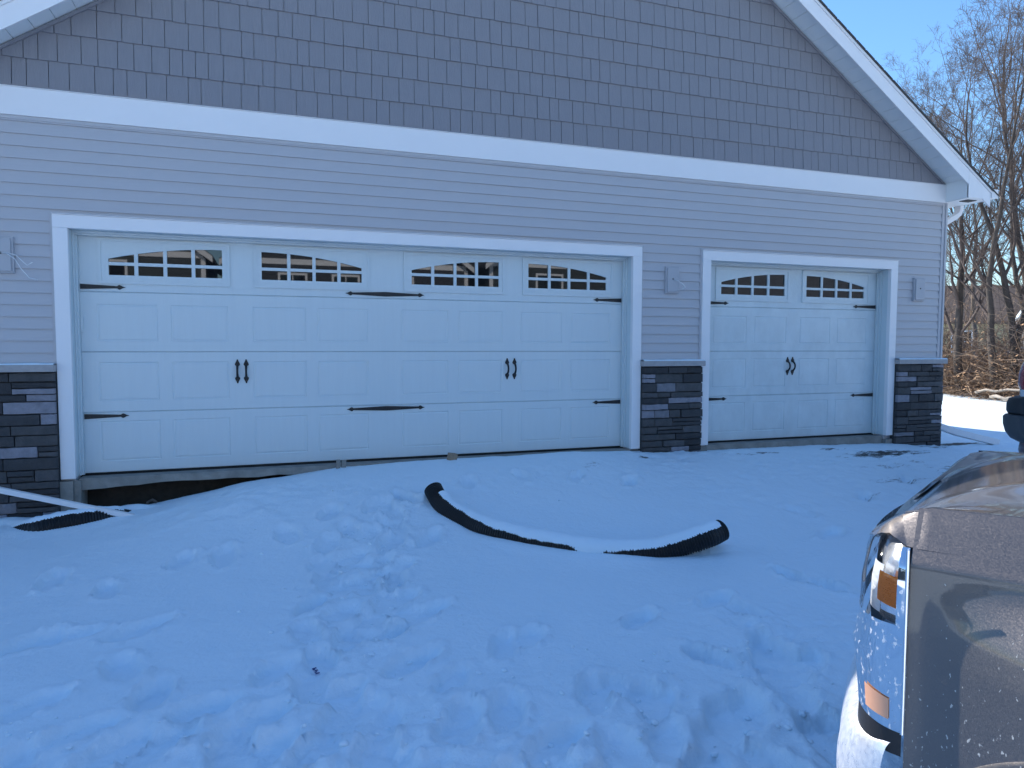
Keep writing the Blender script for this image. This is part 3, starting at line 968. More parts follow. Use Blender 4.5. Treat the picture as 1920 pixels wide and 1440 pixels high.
x_ = n_.new('ShaderNodeMixShader'); l_.new(f_.outputs[0], x_.inputs[0]); l_.new(t_.outputs[0], x_.inputs[1]); l_.new(g_l.outputs[0], x_.inputs[2]); l_.new(x_.outputs[0], n_['Material Output'].inputs[0])
M['lens'] = mg
M['carglass'] = mat('car_glass', (.01, .012, .014), .02, ior=1.9)

truck = empty('pickup_truck', tuple(TQ-TF*.5+TR_*.9+Vector((0, 0, -.36))), 'dark grey metallic pickup truck nosing in from the right foreground, salt spattered', 'truck')
TW_ = 1.80                                        # width


def nose_s(z):   # how far forward the corner silhouette reaches
    return float(np.interp(z, [.15, .36, .42, .45, .50, .54, .57, .60, .68, .73, .76, .80, .84], [.100, .100, .098, .101, .107, .112, .108, .102, .100, .092, .085, .060, .030]))


def outline(u, z, off=0):
    """plan outline of the nose. u in 0..1 = side to corner end, 1..2 = corner end to centre line. returns (s, w)"""
    A = nose_s(z)+off; Bw = .17+off
    lean = float(np.interp(z, [.15, .70, .735, .84], [.0, .0, .005, .104]))
    if u <= 1:
        th = u*math.pi/2
        e = .72
        return (-A*math.sin(th)**e, lean-off+(Bw)*(1-math.cos(th)**e)*1.0)
    t = u-1
    w = lean-off+Bw+(TW_/2-Bw-lean+off)*t
    return (-A-.075*(1-(1-t)**2), w)


def nose_patch(b, u0, u1, z0, z1, nu, nz, off=0, mi=0, zf0=None, zf1=None):
    P = []
    for i in range(nz+1):
        row = []
        for j in range(nu+1):
            u = u0+(u1-u0)*j/nu
            a = zf0(u) if zf0 else z0; c = zf1(u) if zf1 else z1
            z = a+(c-a)*i/nz
            s_, w = outline(u, z, off)
            row.append(tw(s_, w, z))
        P.append(row)
    b.grid(P, mi, True, flip=True)


# fender with shoulder crease and flared arch
def fender_w(s_, z):
    lean = float(np.interp(z, [.10, .60, .69, .732, .740, .775, .81, .84], [.0, .0, .005, .006, .008, .040, .072, .104]))
    ramp = float(np.clip((s_-.03)/.21, 0, 1))**1.15
    fl = float(np.interp(z, [.0, .40, .56, .62, .665, .70, .722], [.070, .080, .083, .072, .044, .012, .0]))
    return lean-fl*ramp-.006*ramp*(1 if z < .74 else 0)


ARC_S, ARC_Z, ARC_R = .40, .09, .40
b = MB(); P = []
ss = list(np.linspace(.004, .30, 34))+list(np.linspace(.31, 1.35, 80))
zs = list(np.linspace(.12, .69, 40))+list(np.linspace(.70, .838, 22))
vid = {}; ins_ = {}
for i, z in enumerate(zs):
    for j, s_ in enumerate(ss):
        vid[i, j] = len(b.v); zz = z+.012*s_*(1 if z > .7 else 0)
        # snap vertices near the arch to its edge
        d = math.hypot(s_-ARC_S, z-ARC_Z); S2, Z2 = s_, z
        ins_[i, j] = d < ARC_R
        if d < ARC_R: S2 = ARC_S+(s_-ARC_S)*ARC_R/max(d, .01); Z2 = ARC_Z+(z-ARC_Z)*ARC_R/max(d, .01)
        b.v.append(tuple(tw(S2, fender_w(S2, Z2), Z2+.03*S2*max(0, (Z2-.7)/.14))))
for i in range(len(zs)-1):
    for j in range(len(ss)-1):
        if ins_[i, j] and ins_[i+1, j] and ins_[i, j+1] and ins_[i+1, j+1]: continue
        b.f.append((vid[i, j+1], vid[i, j], vid[i+1, j], vid[i+1, j+1])); b.m.append(0); b.sm.append(True)
# rolled lip of the wheel arch
P = []
for r_, dw in ((ARC_R+.004, .0), (ARC_R-.004, -.006), (ARC_R-.016, .002), (ARC_R-.02, .06)):
    P.append([tw(ARC_S+r_*math.cos(a), fender_w(ARC_S+r_*math.cos(a), max(.1, ARC_Z+r_*math.sin(a)))+dw, ARC_Z+r_*math.sin(a)+0) for a in np.linspace(.2, math.pi-.2, 50)])
b.grid(P, 0, True)
fender = b.build('fender', M['paint'], truck)

# hood: rolled nose, creased shoulders, edge following the fender shut line
HE = .108


def hood_k(w):
    return float(sstep(.0, .34, np.array(min(w, TW_-w)-HE)))


def hood_front(w): return -.020-.095*hood_k(w)-.010*math.sin(math.pi*w/TW_)


def hood_z(s_, w):
    k = hood_k(w); t = max(0, s_-hood_front(w))
    edge = .826+.013*min(1, t/.05)+.03*s_
    mid = .700+.185*(1-math.exp(-t/.16))+.035*max(0, s_)
    q = abs(w-.9)/.9
    return edge*(1-k)+mid*k+.010*math.exp(-((q-.50)/.07)**2)*min(1, t/.3)


b = MB(); P = []
for i in range(46):
    t = (i/45)**1.5
    row = []
    for j in range(81):
        w = HE+(TW_-2*HE)*j/80
        f0 = hood_front(w); s_ = f0+(1.30-f0)*t
        row.append(tw(s_, w, hood_z(s_, w)))
    P.append(row)
b.grid(P, 0, True)
for jj, sg in ((0, 1), (80, -1)):
    e = [[P[i][jj] for i in range(46)], [P[i][jj]-TR_*.003*sg-Vector((0, 0, .004)) for i in range(46)], [P[i][jj]-TR_*.003*sg-Vector((0, 0, .022)) for i in range(46)]]
    b.grid(e, 0, True, flip=sg > 0)
e = [[P[0][j] for j in range(81)], [P[0][j]-TF*.006-Vector((0, 0, .016)) for j in range(81)]]
b.grid(e, 0, True)
hood = b.build('hood', M['paint'], truck)


def lamp_top(u): return float(np.interp(u, [0, .15, .35, .6, 1, 1.4, 2], [.766, .777, .783, .775, .748, .70, .655]))


def lamp_bot(u): return .612+.010*min(u, 1)


# painted nose between lamp, grille and hood edge
b = MB(); P = []
for i in range(9):
    row = []
    k = i/8
    for s5 in (.16, .12, .08, .05, .03, .015):
        zz_ = lamp_top(0)+(.834-lamp_top(0))*k
        row.append(tw(s5, fender_w(s5, zz_)-(.0004 if s5 > .1 else .0012), zz_))
    for j in range(2, 61):
        u = (j/60)**1.4*2; s0_, w0_ = outline(u, lamp_top(u), 0)
        wl0 = outline(0, lamp_top(0))[1]
        wh = HE-.004+(TW_/2-HE+.004)*(w0_-wl0)/(TW_/2-wl0)
        s1_ = hood_front(wh)-.004; z1_ = hood_z(s1_, wh)-.006
        bul = .014*math.sin(math.pi*k)*min(1, u*3)
        kk = k**.8
        row.append(tw(s0_+(s1_-s0_)*kk-bul, w0_+(wh-w0_)*kk-bul*.6*max(0, 1-u), lamp_top(u)+(z1_-lamp_top(u))*k))
    P.append(row)
b.grid(P, 0, True, flip=True)
b.build('nose_panel', M['paint'], truck)

# chrome bezel round headlight (lower portion) and trims
b = MB()
nose_patch(b, 0, 1.25, .40, .605, 34, 26, .004, zf0=lambda u: .395+.03*min(u, 1), zf1=lamp_bot)
nose_patch(b, 0, .05, .395, .766, 4, 24, .005, zf1=lambda u: .766, zf0=lambda u: .60)
o_ = b.build('chrome_bezel', M['schrome'], truck)
b = MB(); P = []
for z in np.linspace(.393, .768, 30):
    P.append([tw(.004, -.004, z), tw(.003, -.008, z), tw(-.002, -.008, z), tw(-.003, -.003, z)])
b.grid(P, 0, True, flip=True)
b.build('bezel_edge', M['chrome'], truck)
# head lamp: reflector bowl, amber block, lens
b = MB()
nose_patch(b, .05, 1.25, .61, .78, 26, 12, -.032, zf0=lambda u: lamp_bot(u)-.01, zf1=lambda u: lamp_top(u)+.005)
lamp = b.build('headlight', M['lampback'], truck)
b = MB(); nose_patch(b, .045, .31, .635, .70, 14, 10, -.005, zf0=lambda u: .640+.04*u, zf1=lambda u: .704+.03*u); b.build('amber_reflector', M['amber'], lamp)
b = MB(); nose_patch(b, .05, .26, .612, .63, 10, 3, -.008, zf0=lambda u: .626+.03*u, zf1=lambda u: .640+.03*u); b.build('lamp_trim', M['lampback'], lamp)
b = MB(); nose_patch(b, .33, .72, .612, .63, 12, 8, -.016, zf0=lambda u: .622, zf1=lambda u: .722)
b.build('lamp_bowl', M['bowl'], lamp)
b = MB(); nose_patch(b, .03, 1.25, .605, .77, 40, 20, .003, zf0=lamp_bot, zf1=lamp_top)
b.build('lamp_lens', M['lens'], lamp)
b = MB(); nose_patch(b, .08, .38, .45, .5, 16, 8, .007, zf0=lambda u: .414+.03*u, zf1=lambda u: .455+.05*u)
b.build('side_marker', M['palamber'], truck)
b = MB(); nose_patch(b, 0, 2, .36, .392, 40, 4, .002, zf0=lambda u: .345+.02*min(u, 1), zf1=lambda u: .393+.03*min(u, 1))
b.build('bumper_gap_trim', M['dark'], truck)
# grille across the nose
b = MB(); nose_patch(b, 1.2, 2, .42, .80, 20, 10, -.02, zf1=lambda u: lamp_top(u)+.01)
b.build('grille', M['dark'], truck)
b = MB()
for z in (.44, .51, .58, .645):
    nose_patch(b, 1.3, 2, z, z+.03, 20, 2, .006)
b.build('grille_bar', M['schrome'], truck)

# bumper: bulged chrome
b = MB(); P = []
for i in range(15):
    a = i/14*math.pi
    z = .235-.135*-math.cos(a)*-1
    bul = .065*math.sin(a)**.8
    row = []
    for j in range(41):
        u = .15+1.85*j/40
        s_, w = outline(u, .3, .012)
        k = min(1, u/1.0)
        row.append(tw(s_-bul*(.25+.75*k)+.025, w-bul*(1-k)*.3+.01, z+.02*0))
    P.append(row)
b.grid(P, 0, True, flip=True)
bump = b.build('bumper', M['dchrome'], truck)
# mirror the nose patches for the far side of the truck
mir = Matrix.Translation(TQ+TR_*TW_/2) @ Matrix.Identity(4)
fv = TR_.to_4d(); Rm = Matrix.Identity(3)-2*Matrix(((TR_.x*TR_.x, TR_.x*TR_.y, 0), (TR_.y*TR_.x, TR_.y*TR_.y, 0), (0, 0, 0)))


def mirrored(o, parent=None):
    me = o.data.copy()
    c = TQ+TR_*TW_/2
    for v in me.vertices:
        w = (v.co-TQ).dot(TR_)
        v.co = Rm @ (v.co-c)+c
        v.co.z += .045*w-.045*(TW_-w)
    me.flip_normals()
    n = bpy.data.objects.new(o.name.split('.')[0], me); COL.objects.link(n); setpar(n, parent or truck)
    return n


for o in [c for c in truck.children if c.name.split('.')[0] in ('fender', 'nose_panel', 'chrome_bezel', 'bezel_edge', 'headlight', 'side_marker', 'bumper_gap_trim', 'grille', 'grille_bar', 'bumper')]:
    n = mirrored(o)
    for ch in list(o.children): mirrored(ch, n)


# cab, box, sills
def tgrid(b, rows, mi=0, flip=False): b.grid([[tw(*p) for p in r] for r in rows], mi, True, flip)


def side_panel(b, s0, s1, arcs=()):
    """left and right flank between s0 and s1"""
    for side in (0, 1):
        rows = []
        prof = [(.02, .055), (.02, .10), (.0, .30), (-.012, .50), (-.01, .62), (.004, .73), (.012, .745), (.035, .80), (.055, .845)]
        ss_ = np.linspace(s0, s1, 40)
        base = len(b.v); n = len(prof)
        pts = []
        for w, z in prof:
            for s_ in ss_:
                z2 = z+.03*min(s_, 2)*max(0, (z-.5)/.35)
                S2, Z2 = s_, z2
                for (cs, cz, cr) in arcs:
                    d = math.hypot(S2-cs, Z2-cz)
                    if d < cr and Z2 > cz-.2: pass
                pts.append(tw(S2, w if side == 0 else TW_-w, Z2))
        fs = []
        for i in range(n-1):
            for j in range(len(ss_)-1):
                cs_, cz_ = (ss_[j]+ss_[j+1])/2, (prof[i][1]+prof[i+1][1])/2
                if any(math.hypot(cs_-c[0], cz_-c[1]) < c[2] for c in arcs): continue
                q = (i*len(ss_)+j, i*len(ss_)+j+1, (i+1)*len(ss_)+j+1, (i+1)*len(ss_)+j)
                fs.append(q if side else q[::-1])
        b.add(pts, fs, 0, True)


b = MB(); side_panel(b, 1.355, 3.60); b.build('cab_side', M['paint'], truck)
b = MB(); side_panel(b, 3.615, 5.75, [(4.55, .02, .46)])
tgrid(b, [[(5.75, .02+1.76*i/10, .06+.8*j/6) for i in range(11)] for j in range(7)])
tgrid(b, [[(3.62, .06+1.68*i/10, .40+.5*j/6) for i in range(11)] for j in range(7)])
tgrid(b, [[(3.62+2.12*j/6, .06+1.68*i/10, .42) for i in range(11)] for j in range(7)])
b.build('cargo_bed', M['paint'], truck)
# cowl, roof and pillars
b = MB()
roofp = [(1.25, .93), (2.02, 1.42), (2.45, 1.50), (3.35, 1.48), (3.55, 1.40), (3.60, .93)]


def roof_w(z): return .06+.16*max(0, (z-.90)/.6)


rows = []
for s_, z in roofp[1:5]:
    rw = roof_w(z); rows.append([(s_, rw+(TW_-2*rw)*i/12, z+.02*math.sin(math.pi*i/12)) for i in range(13)])
tgrid(b, rows)
for side in (0, 1):
    for (p0, p1, wd) in (((1.25, .92), (2.02, 1.43), .05), ((2.48, .92), (2.50, 1.50), .05), ((3.52, .92), (3.45, 1.46), .09)):
        a0 = roof_w(p0[1]); a1 = roof_w(p1[1])
        q = []
        for (s_, z, a) in ((p0[0], p0[1], a0), (p1[0], p1[1], a1)):
            for ds, dw in ((-wd, 0), (wd, 0), (wd, .05), (-wd, .05)):
                w = a+dw
                q.append(tw(s_+ds, w if side == 0 else TW_-w, z))
        b.add(q, [(0, 1, 5, 4), (1, 2, 6, 5), (2, 3, 7, 6), (3, 0, 4, 7)], 0, False)
tgrid(b, [[(1.20+.12*j, .07+1.66*i/10, .885+.02*j) for i in range(11)] for j in range(3)])
b.build('cab_roof', M['paint'], truck)
b = MB()
tgrid(b, [[(1.26+.76*j/6, roof_w(.92+.5*j/6)+.02+(TW_-2*roof_w(.92+.5*j/6)-.04)*i/10, .92+.5*j/6) for i in range(11)] for j in range(7)])
b.build('windshield', M['carglass'], truck)
for side in (0, 1):
    b = MB()
    pts = [(1.40, .89), (3.50, .91), (3.44, 1.44), (2.45, 1.48), (2.08, 1.40)]
    b.add([tw(s_, (roof_w(z)+.012) if side == 0 else TW_-roof_w(z)-.012, z) for s_, z in pts], [tuple(range(5))])
    b.build('side_window', M['carglass'], truck)
b = MB(); tgrid(b, [[(3.585-.1*j/3, .2+1.4*i/6, .95+.45*j/3) for i in range(7)] for j in range(4)]); b.build('rear_window', M['carglass'], truck)
for side in (0, 1):
    b = MB(); c = tw(1.62, -.14 if side == 0 else TW_+.14, 1.02)
    P = []
    for i in range(9):
        th = math.pi*i/8; P.append([c+TF*(.05*math.sin(th)*1.2)+TR_*(.085*math.cos(ph)*math.sin(th))+Vector((0, 0, .11*math.cos(th))) if 0 else c+Vector((0, 0, .12*math.cos(th)))+(TR_*math.cos(ph)*.09+TF*math.sin(ph)*.05)*math.sin(th)**.5 for ph in np.linspace(0, 2*math.pi, 13)])
    b.grid(P, 0, True); b.tube([c, tw(1.55, .03 if side == 0 else TW_-.03, .93)], .025, 8)
    b.build('door_mirror', M['dark'], truck)
# underbody and wheels
b = MB(); tgrid(b, [[(.05+5.6*j/4, .25+1.3*i/4, .06) for i in range(5)] for j in range(5)])
tgrid(b, [[(ARC_S+ARC_R*1.05*math.cos(a), w, ARC_Z+ARC_R*1.05*math.sin(a)) for a in np.linspace(0, math.pi, 16)] for w in (.02, .5)])
tgrid(b, [[(ARC_S+ARC_R*1.05*r_*math.cos(a), .42, ARC_Z+ARC_R*1.05*r_*math.sin(a)) for a in np.linspace(0, 2*math.pi, 24)] for r_ in (.01, 1)])
b.build('underbody', M['dark'], truck)


def wheel(parent, org, fwd, left, s_, w_out, zc, rad, wd, sign):
    """sign +1: outer face looks to -w"""
    c = org-fwd*s_+Vector((0, 0, zc))

    def ring(r_, w, n=40): return [c+left*w+(fwd*math.cos(a)+Vector((0, 0, 1))*math.sin(a))*r_ for a in np.linspace(0, 2*math.pi, n)]
    b = MB()
    w0 = w_out; w1 = w_out+sign*wd
    b.grid([ring(r_, w) for r_, w in ((rad*.62, w0+sign*.012), (rad*.70, w0-sign*.004), (rad*.9, w0), (rad*.985, w0+sign*.02), (rad, w0+sign*.05), (rad, w1-sign*.05), (rad*.9, w1), (rad*.6, w1))], 0, True)
    t = b.build('wheel', M['tyre'], parent)
    b = MB()
    b.grid([ring(r_, w) for r_, w in ((rad*.63, w0+sign*.004), (rad*.60, w0+sign*.012), (rad*.56, w0+sign*.05), (rad*.55, w0+sign*.12), (.01, w0+sign*.12))], 0, True)
    for k in range(6):
        a = k*math.pi/3
        for da in (-.16,):
            d0 = (fwd*math.cos(a)+Vector((0, 0, 1))*math.sin(a)); d1 = (fwd*-math.sin(a)+Vector((0, 0, 1))*math.cos(a))
            q = [c+left*(w0+sign*.02)+d0*rad*.12+d1*.045, c+left*(w0+sign*.02)+d0*rad*.12-d1*.045, c+left*(w0+sign*.035)+d0*rad*.59-d1*.03, c+left*(w0+sign*.035)+d0*rad*.59+d1*.03]
            b.add(q+[v+left*sign*.05 for v in q], [(0, 1, 2, 3), (0, 4, 5, 1), (1, 5, 6, 2), (3, 2, 6, 7), (0, 3, 7, 4)])
    b.grid([ring(r_, w, 20) for r_, w in ((rad*.20, w0+sign*.05), (rad*.19, w0+sign*.008), (.005, w0+sign*.004))], 0, True)
    b.build('rim', M['lampback'], t)


for s_ in (ARC_S, 4.55):
    wheel(truck, TQ, TF, TR_, s_, .0, .015, .37, .26, 1)
    wheel(truck, TQ, TF, TR_, s_, TW_, -.065, .37, .26, -1)

# ------------------------------------------------------------------ second vehicle: backed up near the small door
VG = Vector((.30, -.954, 0)).normalized(); VL = Vector((-VG.y, VG.x, 0)) * -1   # forward; VL points to its right (towards us)
VO = Vector((7.70, -2.60, 0))                    # rear right corner


def vw(s_, w, z): return VO+VG*s_-VL*w+Vector((0, 0, z))   # w inward from the near flank


suv = empty('parked_car', tuple(vw(2.2, .9, -.33)), 'dark parked vehicle at right edge, only its tail light and bumper end in view', 'car')


def vout(z, rear, r_, L, wdt, inset):
    """closed rounded plan outline"""
    pts = []
    for (cx, cy, a0) in ((rear+r_, inset+r_, math.pi), (L-r_-.1, inset+r_, 1.5*math.pi), (L-r_-.1, wdt-inset-r_, 0), (rear+r_, wdt-inset-r_, .5*math.pi)):
        for k in range(7):
            a = a0+k/6*math.pi/2
            pts.append((cx+r_*math.cos(a), cy+r_*math.sin(a)))
    return [vw(x, y, z) for x, y in pts+pts[:1]]


def vloft(levels, name, m, parent=suv, sel=None):
    b = MB(); b.grid([vout(*lv) for lv in levels], 0, True, flip=True)
    return b.build(name, m, parent)


M['red'] = mat('dark_red_paint', (.045, .006, .008), .3, coat=1)
M['suvdark'] = mat('dark_grey_bumper', (.062, .064, .068), .55, bump=.05, bscale=70)
M['taillens'] = mat('red_lens', (.28, .012, .02), .12, coat=1)
LV, WV = 4.5, 1.8
vloft([(.52, .13, .25, LV, WV, .02), (.70, .11, .25, LV, WV, .0), (.95, .13, .25, LV, WV, .02), (1.05, .16, .25, LV, WV, .05)], 'body', M['red'])
vloft([(.02, .14, .2, LV-.1, WV, .04), (.25, .09, .2, LV, WV, .01), (.52, .12, .2, LV, WV, .02)], 'lower_body', M['red'])
vloft([(1.05, .17, .25, 3.6, WV, .06), (1.30, .30, .25, 3.2, WV, .15), (1.40, .38, .25, 3.0, WV, .2)], 'cabin_glass', M['carglass'])
vloft([(1.40, .36, .25, 3.0, WV, .19), (1.46, .44, .25, 2.9, WV, .24), (1.48, .9, .2, 2.4, WV, .5)], 'roof', M['red'])


def vband(b, levels, n=24):
    """rear wrap only: from near flank round the tail to the far flank; levels (z, rear, r, inset)"""
    rows = []
    for z, rear, r_, inset in levels:
        pts = [(.75-(.75-rear-r_)*k/6, inset) for k in range(7)]
        pts += [(rear+r_-r_*math.sin(a), inset+r_-r_*math.cos(a)) for a in np.linspace(0, math.pi/2, 10)]
        pts += [(rear+r_-r_*math.cos(a), WV-inset-r_+r_*math.sin(a)) for a in np.linspace(0, math.pi/2, 10)]
        pts += [(rear+r_+(.75-rear-r_)*k/6, WV-inset) for k in range(7)]
        rows.append([vw(x, y, z) for x, y in pts])
    b.grid(rows, 0, True)


b = MB(); vband(b, [(.722, .10, .16, .05), (.725, .06, .18, .0), (.705, .015, .18, -.01), (.66, .0, .18, -.015), (.60, .0, .18, -.015), (.572, .012, .18, -.01), (.566, .03, .18, .0)])
b.build('bumper_pad', M['dark'], suv)
b = MB(); vband(b, [(.568, .03, .18, .0), (.562, -.005, .18, -.02), (.545, -.018, .18, -.03), (.48, -.016, .18, -.03), (.41, .0, .18, -.02), (.355, .035, .18, -.005), (.325, .09, .17, .02), (.312, .16, .16, .05)])
b.build('bumper', M['suvdark'], suv)
for side in (0, 1):
    rows = []
    b = MB()
    for z, rear in ((.79, .10), (.84, .082), (.92, .085), (1.00, .105), (1.05, .13)):
        r_ = .16
        pts = [(.32, -.008)]+[(rear+r_-r_*math.sin(a), -.008+r_-r_*math.cos(a)) for a in np.linspace(0, math.pi/2, 10)]+[(rear, .30)]
        rows.append([vw(x, y if side == 0 else WV-y, z) for x, y in pts])
    b.grid(rows, 0, True, flip=bool(side)); b.build('tail_light', M['taillens'], suv)
    rows = []; b = MB()
    for z, rear in ((.728, .102), (.788, .100)):
        r_ = .16
        pts = [(.28, -.010)]+[(rear+r_-r_*math.sin(a), -.010+r_-r_*math.cos(a)) for a in np.linspace(0, math.pi/2, 10)]+[(rear, .30)]
        rows.append([vw(x, y if side == 0 else WV-y, z) for x, y in pts])
    b.grid(rows, 0, True, flip=bool(side)); b.build('reverse_light', mat('reverse_lens', (.6, .6, .62), .15, coat=1), suv)
for s_ in (.95, 3.55):
    wheel(suv, VO, -VG, -VL, s_, -.005, -.0, .33, .22, 1)
    wheel(suv, VO, -VG, -VL, s_, WV+.005, -.0, .33, .22, -1)


# ------------------------------------------------------------------ trees
def grow_tree(seed, base, height, r0, lean, stems, spread=.55, dens=1.0):
    rd = random.Random(seed)
    paths = []

    def branch(p, d, L, r_, lv):
        n = max(4, int(L/.28)) if lv < 2 else (5 if lv == 2 else 3)
        pts = [p]; rad = [r_]
        cur = p.copy(); dd = d.copy()
        r1 = r_*(.10 if lv == 0 else .22)
        for i in range(n):
            j = (.055, .12, .20, .27)[min(lv, 3)]
            dd = (dd+Vector((rd.gauss(0, j), rd.gauss(0, j), rd.gauss(0, j*.7)))+Vector((0, 0, .05 if lv < 2 else .03))).normalized()
            cur = cur+dd*(L/n)
            pts.append(cur.copy()); rad.append(max(.0026, r_+(r1-r_)*(i+1)/n))
        paths.append((pts, rad, lv))
        if lv >= 4: return
        m = int(((15, 10, 7, 5)[lv])*dens*(1 if lv else L/7)+rd.random())
        for k in range(m):
            t = rd.uniform(.16 if lv == 0 else .12, 1.0) ** (.85)
            i = min(n-1, int(t*n)); f = t*n-i
            q = pts[i].lerp(pts[i+1], min(1, f))
            tan = (pts[i+1]-pts[i]).normalized()
            perp = tan.orthogonal().normalized(); perp.rotate(Matrix.Rotation(rd.uniform(0, 6.283), 3, tan))
            an = rd.uniform(.45, .95)
            nd = (tan*math.cos(an)+perp*math.sin(an)+Vector((0, 0, .12))).normalized()
            ln = L*rd.uniform(.30, .52)*(1.1-.55*t) if lv < 3 else L*rd.uniform(.3, .6)
            branch(q, nd, max(.15, ln), max(.003, rad[i]*rd.uniform(.40, .60)), lv+1)
    for k in range(stems):
        a = rd.uniform(0, 6.283)
        d = Vector((math.cos(a)*spread*.35*(stems > 1), math.sin(a)*spread*.35*(stems > 1), 1))+Vector(lean)
        branch(Vector(base)+Vector((math.cos(a), math.sin(a), 0))*r0*.7*(stems > 1), d.normalized(), height*rd.uniform(.85, 1), r0*rd.uniform(.75, 1), 0)
    return paths


def tree(seed, base, height, r0, lean, stems, label, dens=1.0, m='bark'):
    base = (base[0], base[1], -.3)
    t = empty('bare_tree', base, label, 'tree', 'bare trees behind the garage')
    paths = grow_tree(seed, base, height, r0, lean, stems, dens=dens)
    b = MB(); c = MB()
    for pts, rad, lv in paths:
        if lv == 0: b.tube(pts, rad, 9, cap=False)
        elif lv == 1: c.tube(pts, rad, 5, cap=False)
        else: c.tube(pts, rad, 3, cap=False)
    b.build('trunk', M[m], t); c.build('crown', M['twig'], t)


tree(11, (19.6, 6.95), 8.0, .125, (-.12, .05, 0), 1, 'bare leaning tree just behind the right corner of the garage', .85)
tree(23, (19.55, 5.75), 8.6, .11, (-.04, .0, 0), 3, 'bare many stemmed tree right of the gutter end', .8)
tree(35, (20.4, 5.0), 9.6, .12, (.03, .02, 0), 2, 'tall bare tree at the right edge with forking trunks', .8, 'bark2')
tree(41, (28.3, 15.9), 13.0, .13, (0, 0, 0), 1, 'distant bare treetop showing just above the roof slope', .8)
tree(52, (25.8, 11.4), 10.6, .11, (.02, -.02, 0), 2, 'slim pale barked bare tree with upright stems above the gutter', .8, 'bark2')
tree(67, (24.5, 8.2), 13, .13, (0, .02, 0), 2, 'tallest bare tree, reaching highest at the right edge', .75)
tree(71, (31, 10.5), 10.5, .12, (0, 0, 0), 2, 'bare tree farthest back among the right hand trees', .7)
tree(83, (23.0, 1.5), 11, .15, (0, 0, 0), 1, 'bare tree beyond the right edge of the brush', .8)

# ------------------------------------------------------------------ brush: tangle of dead stems and leaves
rd = random.Random(99)
b = MB()
for k in range(9500):
    v = rd.uniform(-6, 13); dpt = abs(rd.gauss(0, 1.5))
    x = 19.3+dpt-.05*v; y = v
    if rd.random() < .15: x += rd.uniform(0, 5)
    z0 = -.22
    L = rd.uniform(.4, 2.1)*(1.6 if dpt > .8 else .8)
    d = Vector((rd.gauss(0, .7), rd.gauss(0, .9), rd.uniform(.25, 1.2))).normalized()
    p = Vector((x, y, z0+rd.uniform(0, .9)*(rd.random() < .6)*(1 if dpt > .6 else .5)))
    pts = [p]
    n = 4
    for i in range(n):
        d = (d+Vector((rd.gauss(0, .3), rd.gauss(0, .3), rd.gauss(-.12, .2)))).normalized(); p = p+d*L/n; p.z = max(p.z, -.2); pts.append(p.copy())
    r_ = rd.choice((.004, .006, .006, .009, .012))
    b.tube(pts, [r_, r_*.9, r_*.8, r_*.6, r_*.4], 3, mi=0 if rd.random() < .75 else 2, cap=False, smooth=False)
    for i in range(rd.choice((0, 1, 2, 3, 4))):
        q = pts[rd.randint(1, n)]+Vector((rd.gauss(0, .1), rd.gauss(0, .1), rd.gauss(0, .08)))
        s_ = rd.uniform(.02, .055)
        a = Vector((rd.gauss(0, 1), rd.gauss(0, 1), rd.gauss(0, 1))).normalized(); c = a.orthogonal().normalized()
        b.add([q-a*s_, q+c*s_*.5, q+a*s_, q-c*s_*.5], [(0, 1, 2, 3)], 1)
# long arching canes
for k in range(1100):
    y = rd.uniform(-5, 12); x = 19.8+rd.uniform(0, 3.5)
    p = Vector((x, y, -.2)); d = Vector((rd.gauss(0, .5), rd.gauss(0, .8), 1)).normalized(); L = rd.choice((1.5, 2.2, 3, 4, 5.5))*rd.uniform(.8, 1.2); pts = [p]
    for i in range(9):
        d = (d+Vector((rd.gauss(0, .12), rd.gauss(0, .15), -.07))).normalized(); p = p+d*L/9; pts.append(p.copy())
    r_ = rd.uniform(.006, .016)
    b.tube(pts, [r_*(1-.8*i/9) for i in range(10)], 4, mi=rd.choice((0, 2, 2)), cap=False)
    for q in range(rd.choice((2, 4, 6))):
        i = rd.randint(3, 8); e = (pts[i+1]-pts[i]).normalized(); e = (e+Vector((rd.gauss(0, .6), rd.gauss(0, .6), rd.gauss(0, .4)))).normalized(); l2 = L*rd.uniform(.1, .25)
        b.tube([pts[i], pts[i]+e*l2*.5+Vector((0, 0, rd.gauss(0, .03))), pts[i]+e*l2], [.005, .004, .0025], 3, mi=2, cap=False)
o = b.build('brush', [M['brush'], M['leaf'], M['twig']])
tag(o, 'tangle of brown dead brush and dry leaves at the edge of the snow', kind='stuff')
# fallen pale logs in the brush
M['log'] = mat('pale_log', (.36, .31, .26), .8, var=.3, vscale=4)
for i, (p0, p1, r_, lab) in enumerate((((18.75, 5.9, .02), (18.55, 3.4, .16), .035, 'pale fallen branch lying along the front of the brush, upper one'),
                                       ((18.55, 5.4, -.12), (18.4, 3.6, -.10), .045, 'pale fallen branch lying on the snow below the brush'))):
    b = MB(); n = 9; pts = [Vector(p0).lerp(Vector(p1), k/n)+Vector((rd.gauss(0, .02), 0, rd.gauss(0, .025))) for k in range(n+1)]
    b.tube(pts, [r_*(1-.5*k/n) for k in range(n+1)], 8)
    tag(b.build('fallen_branch', M['log']), lab, 'branch')

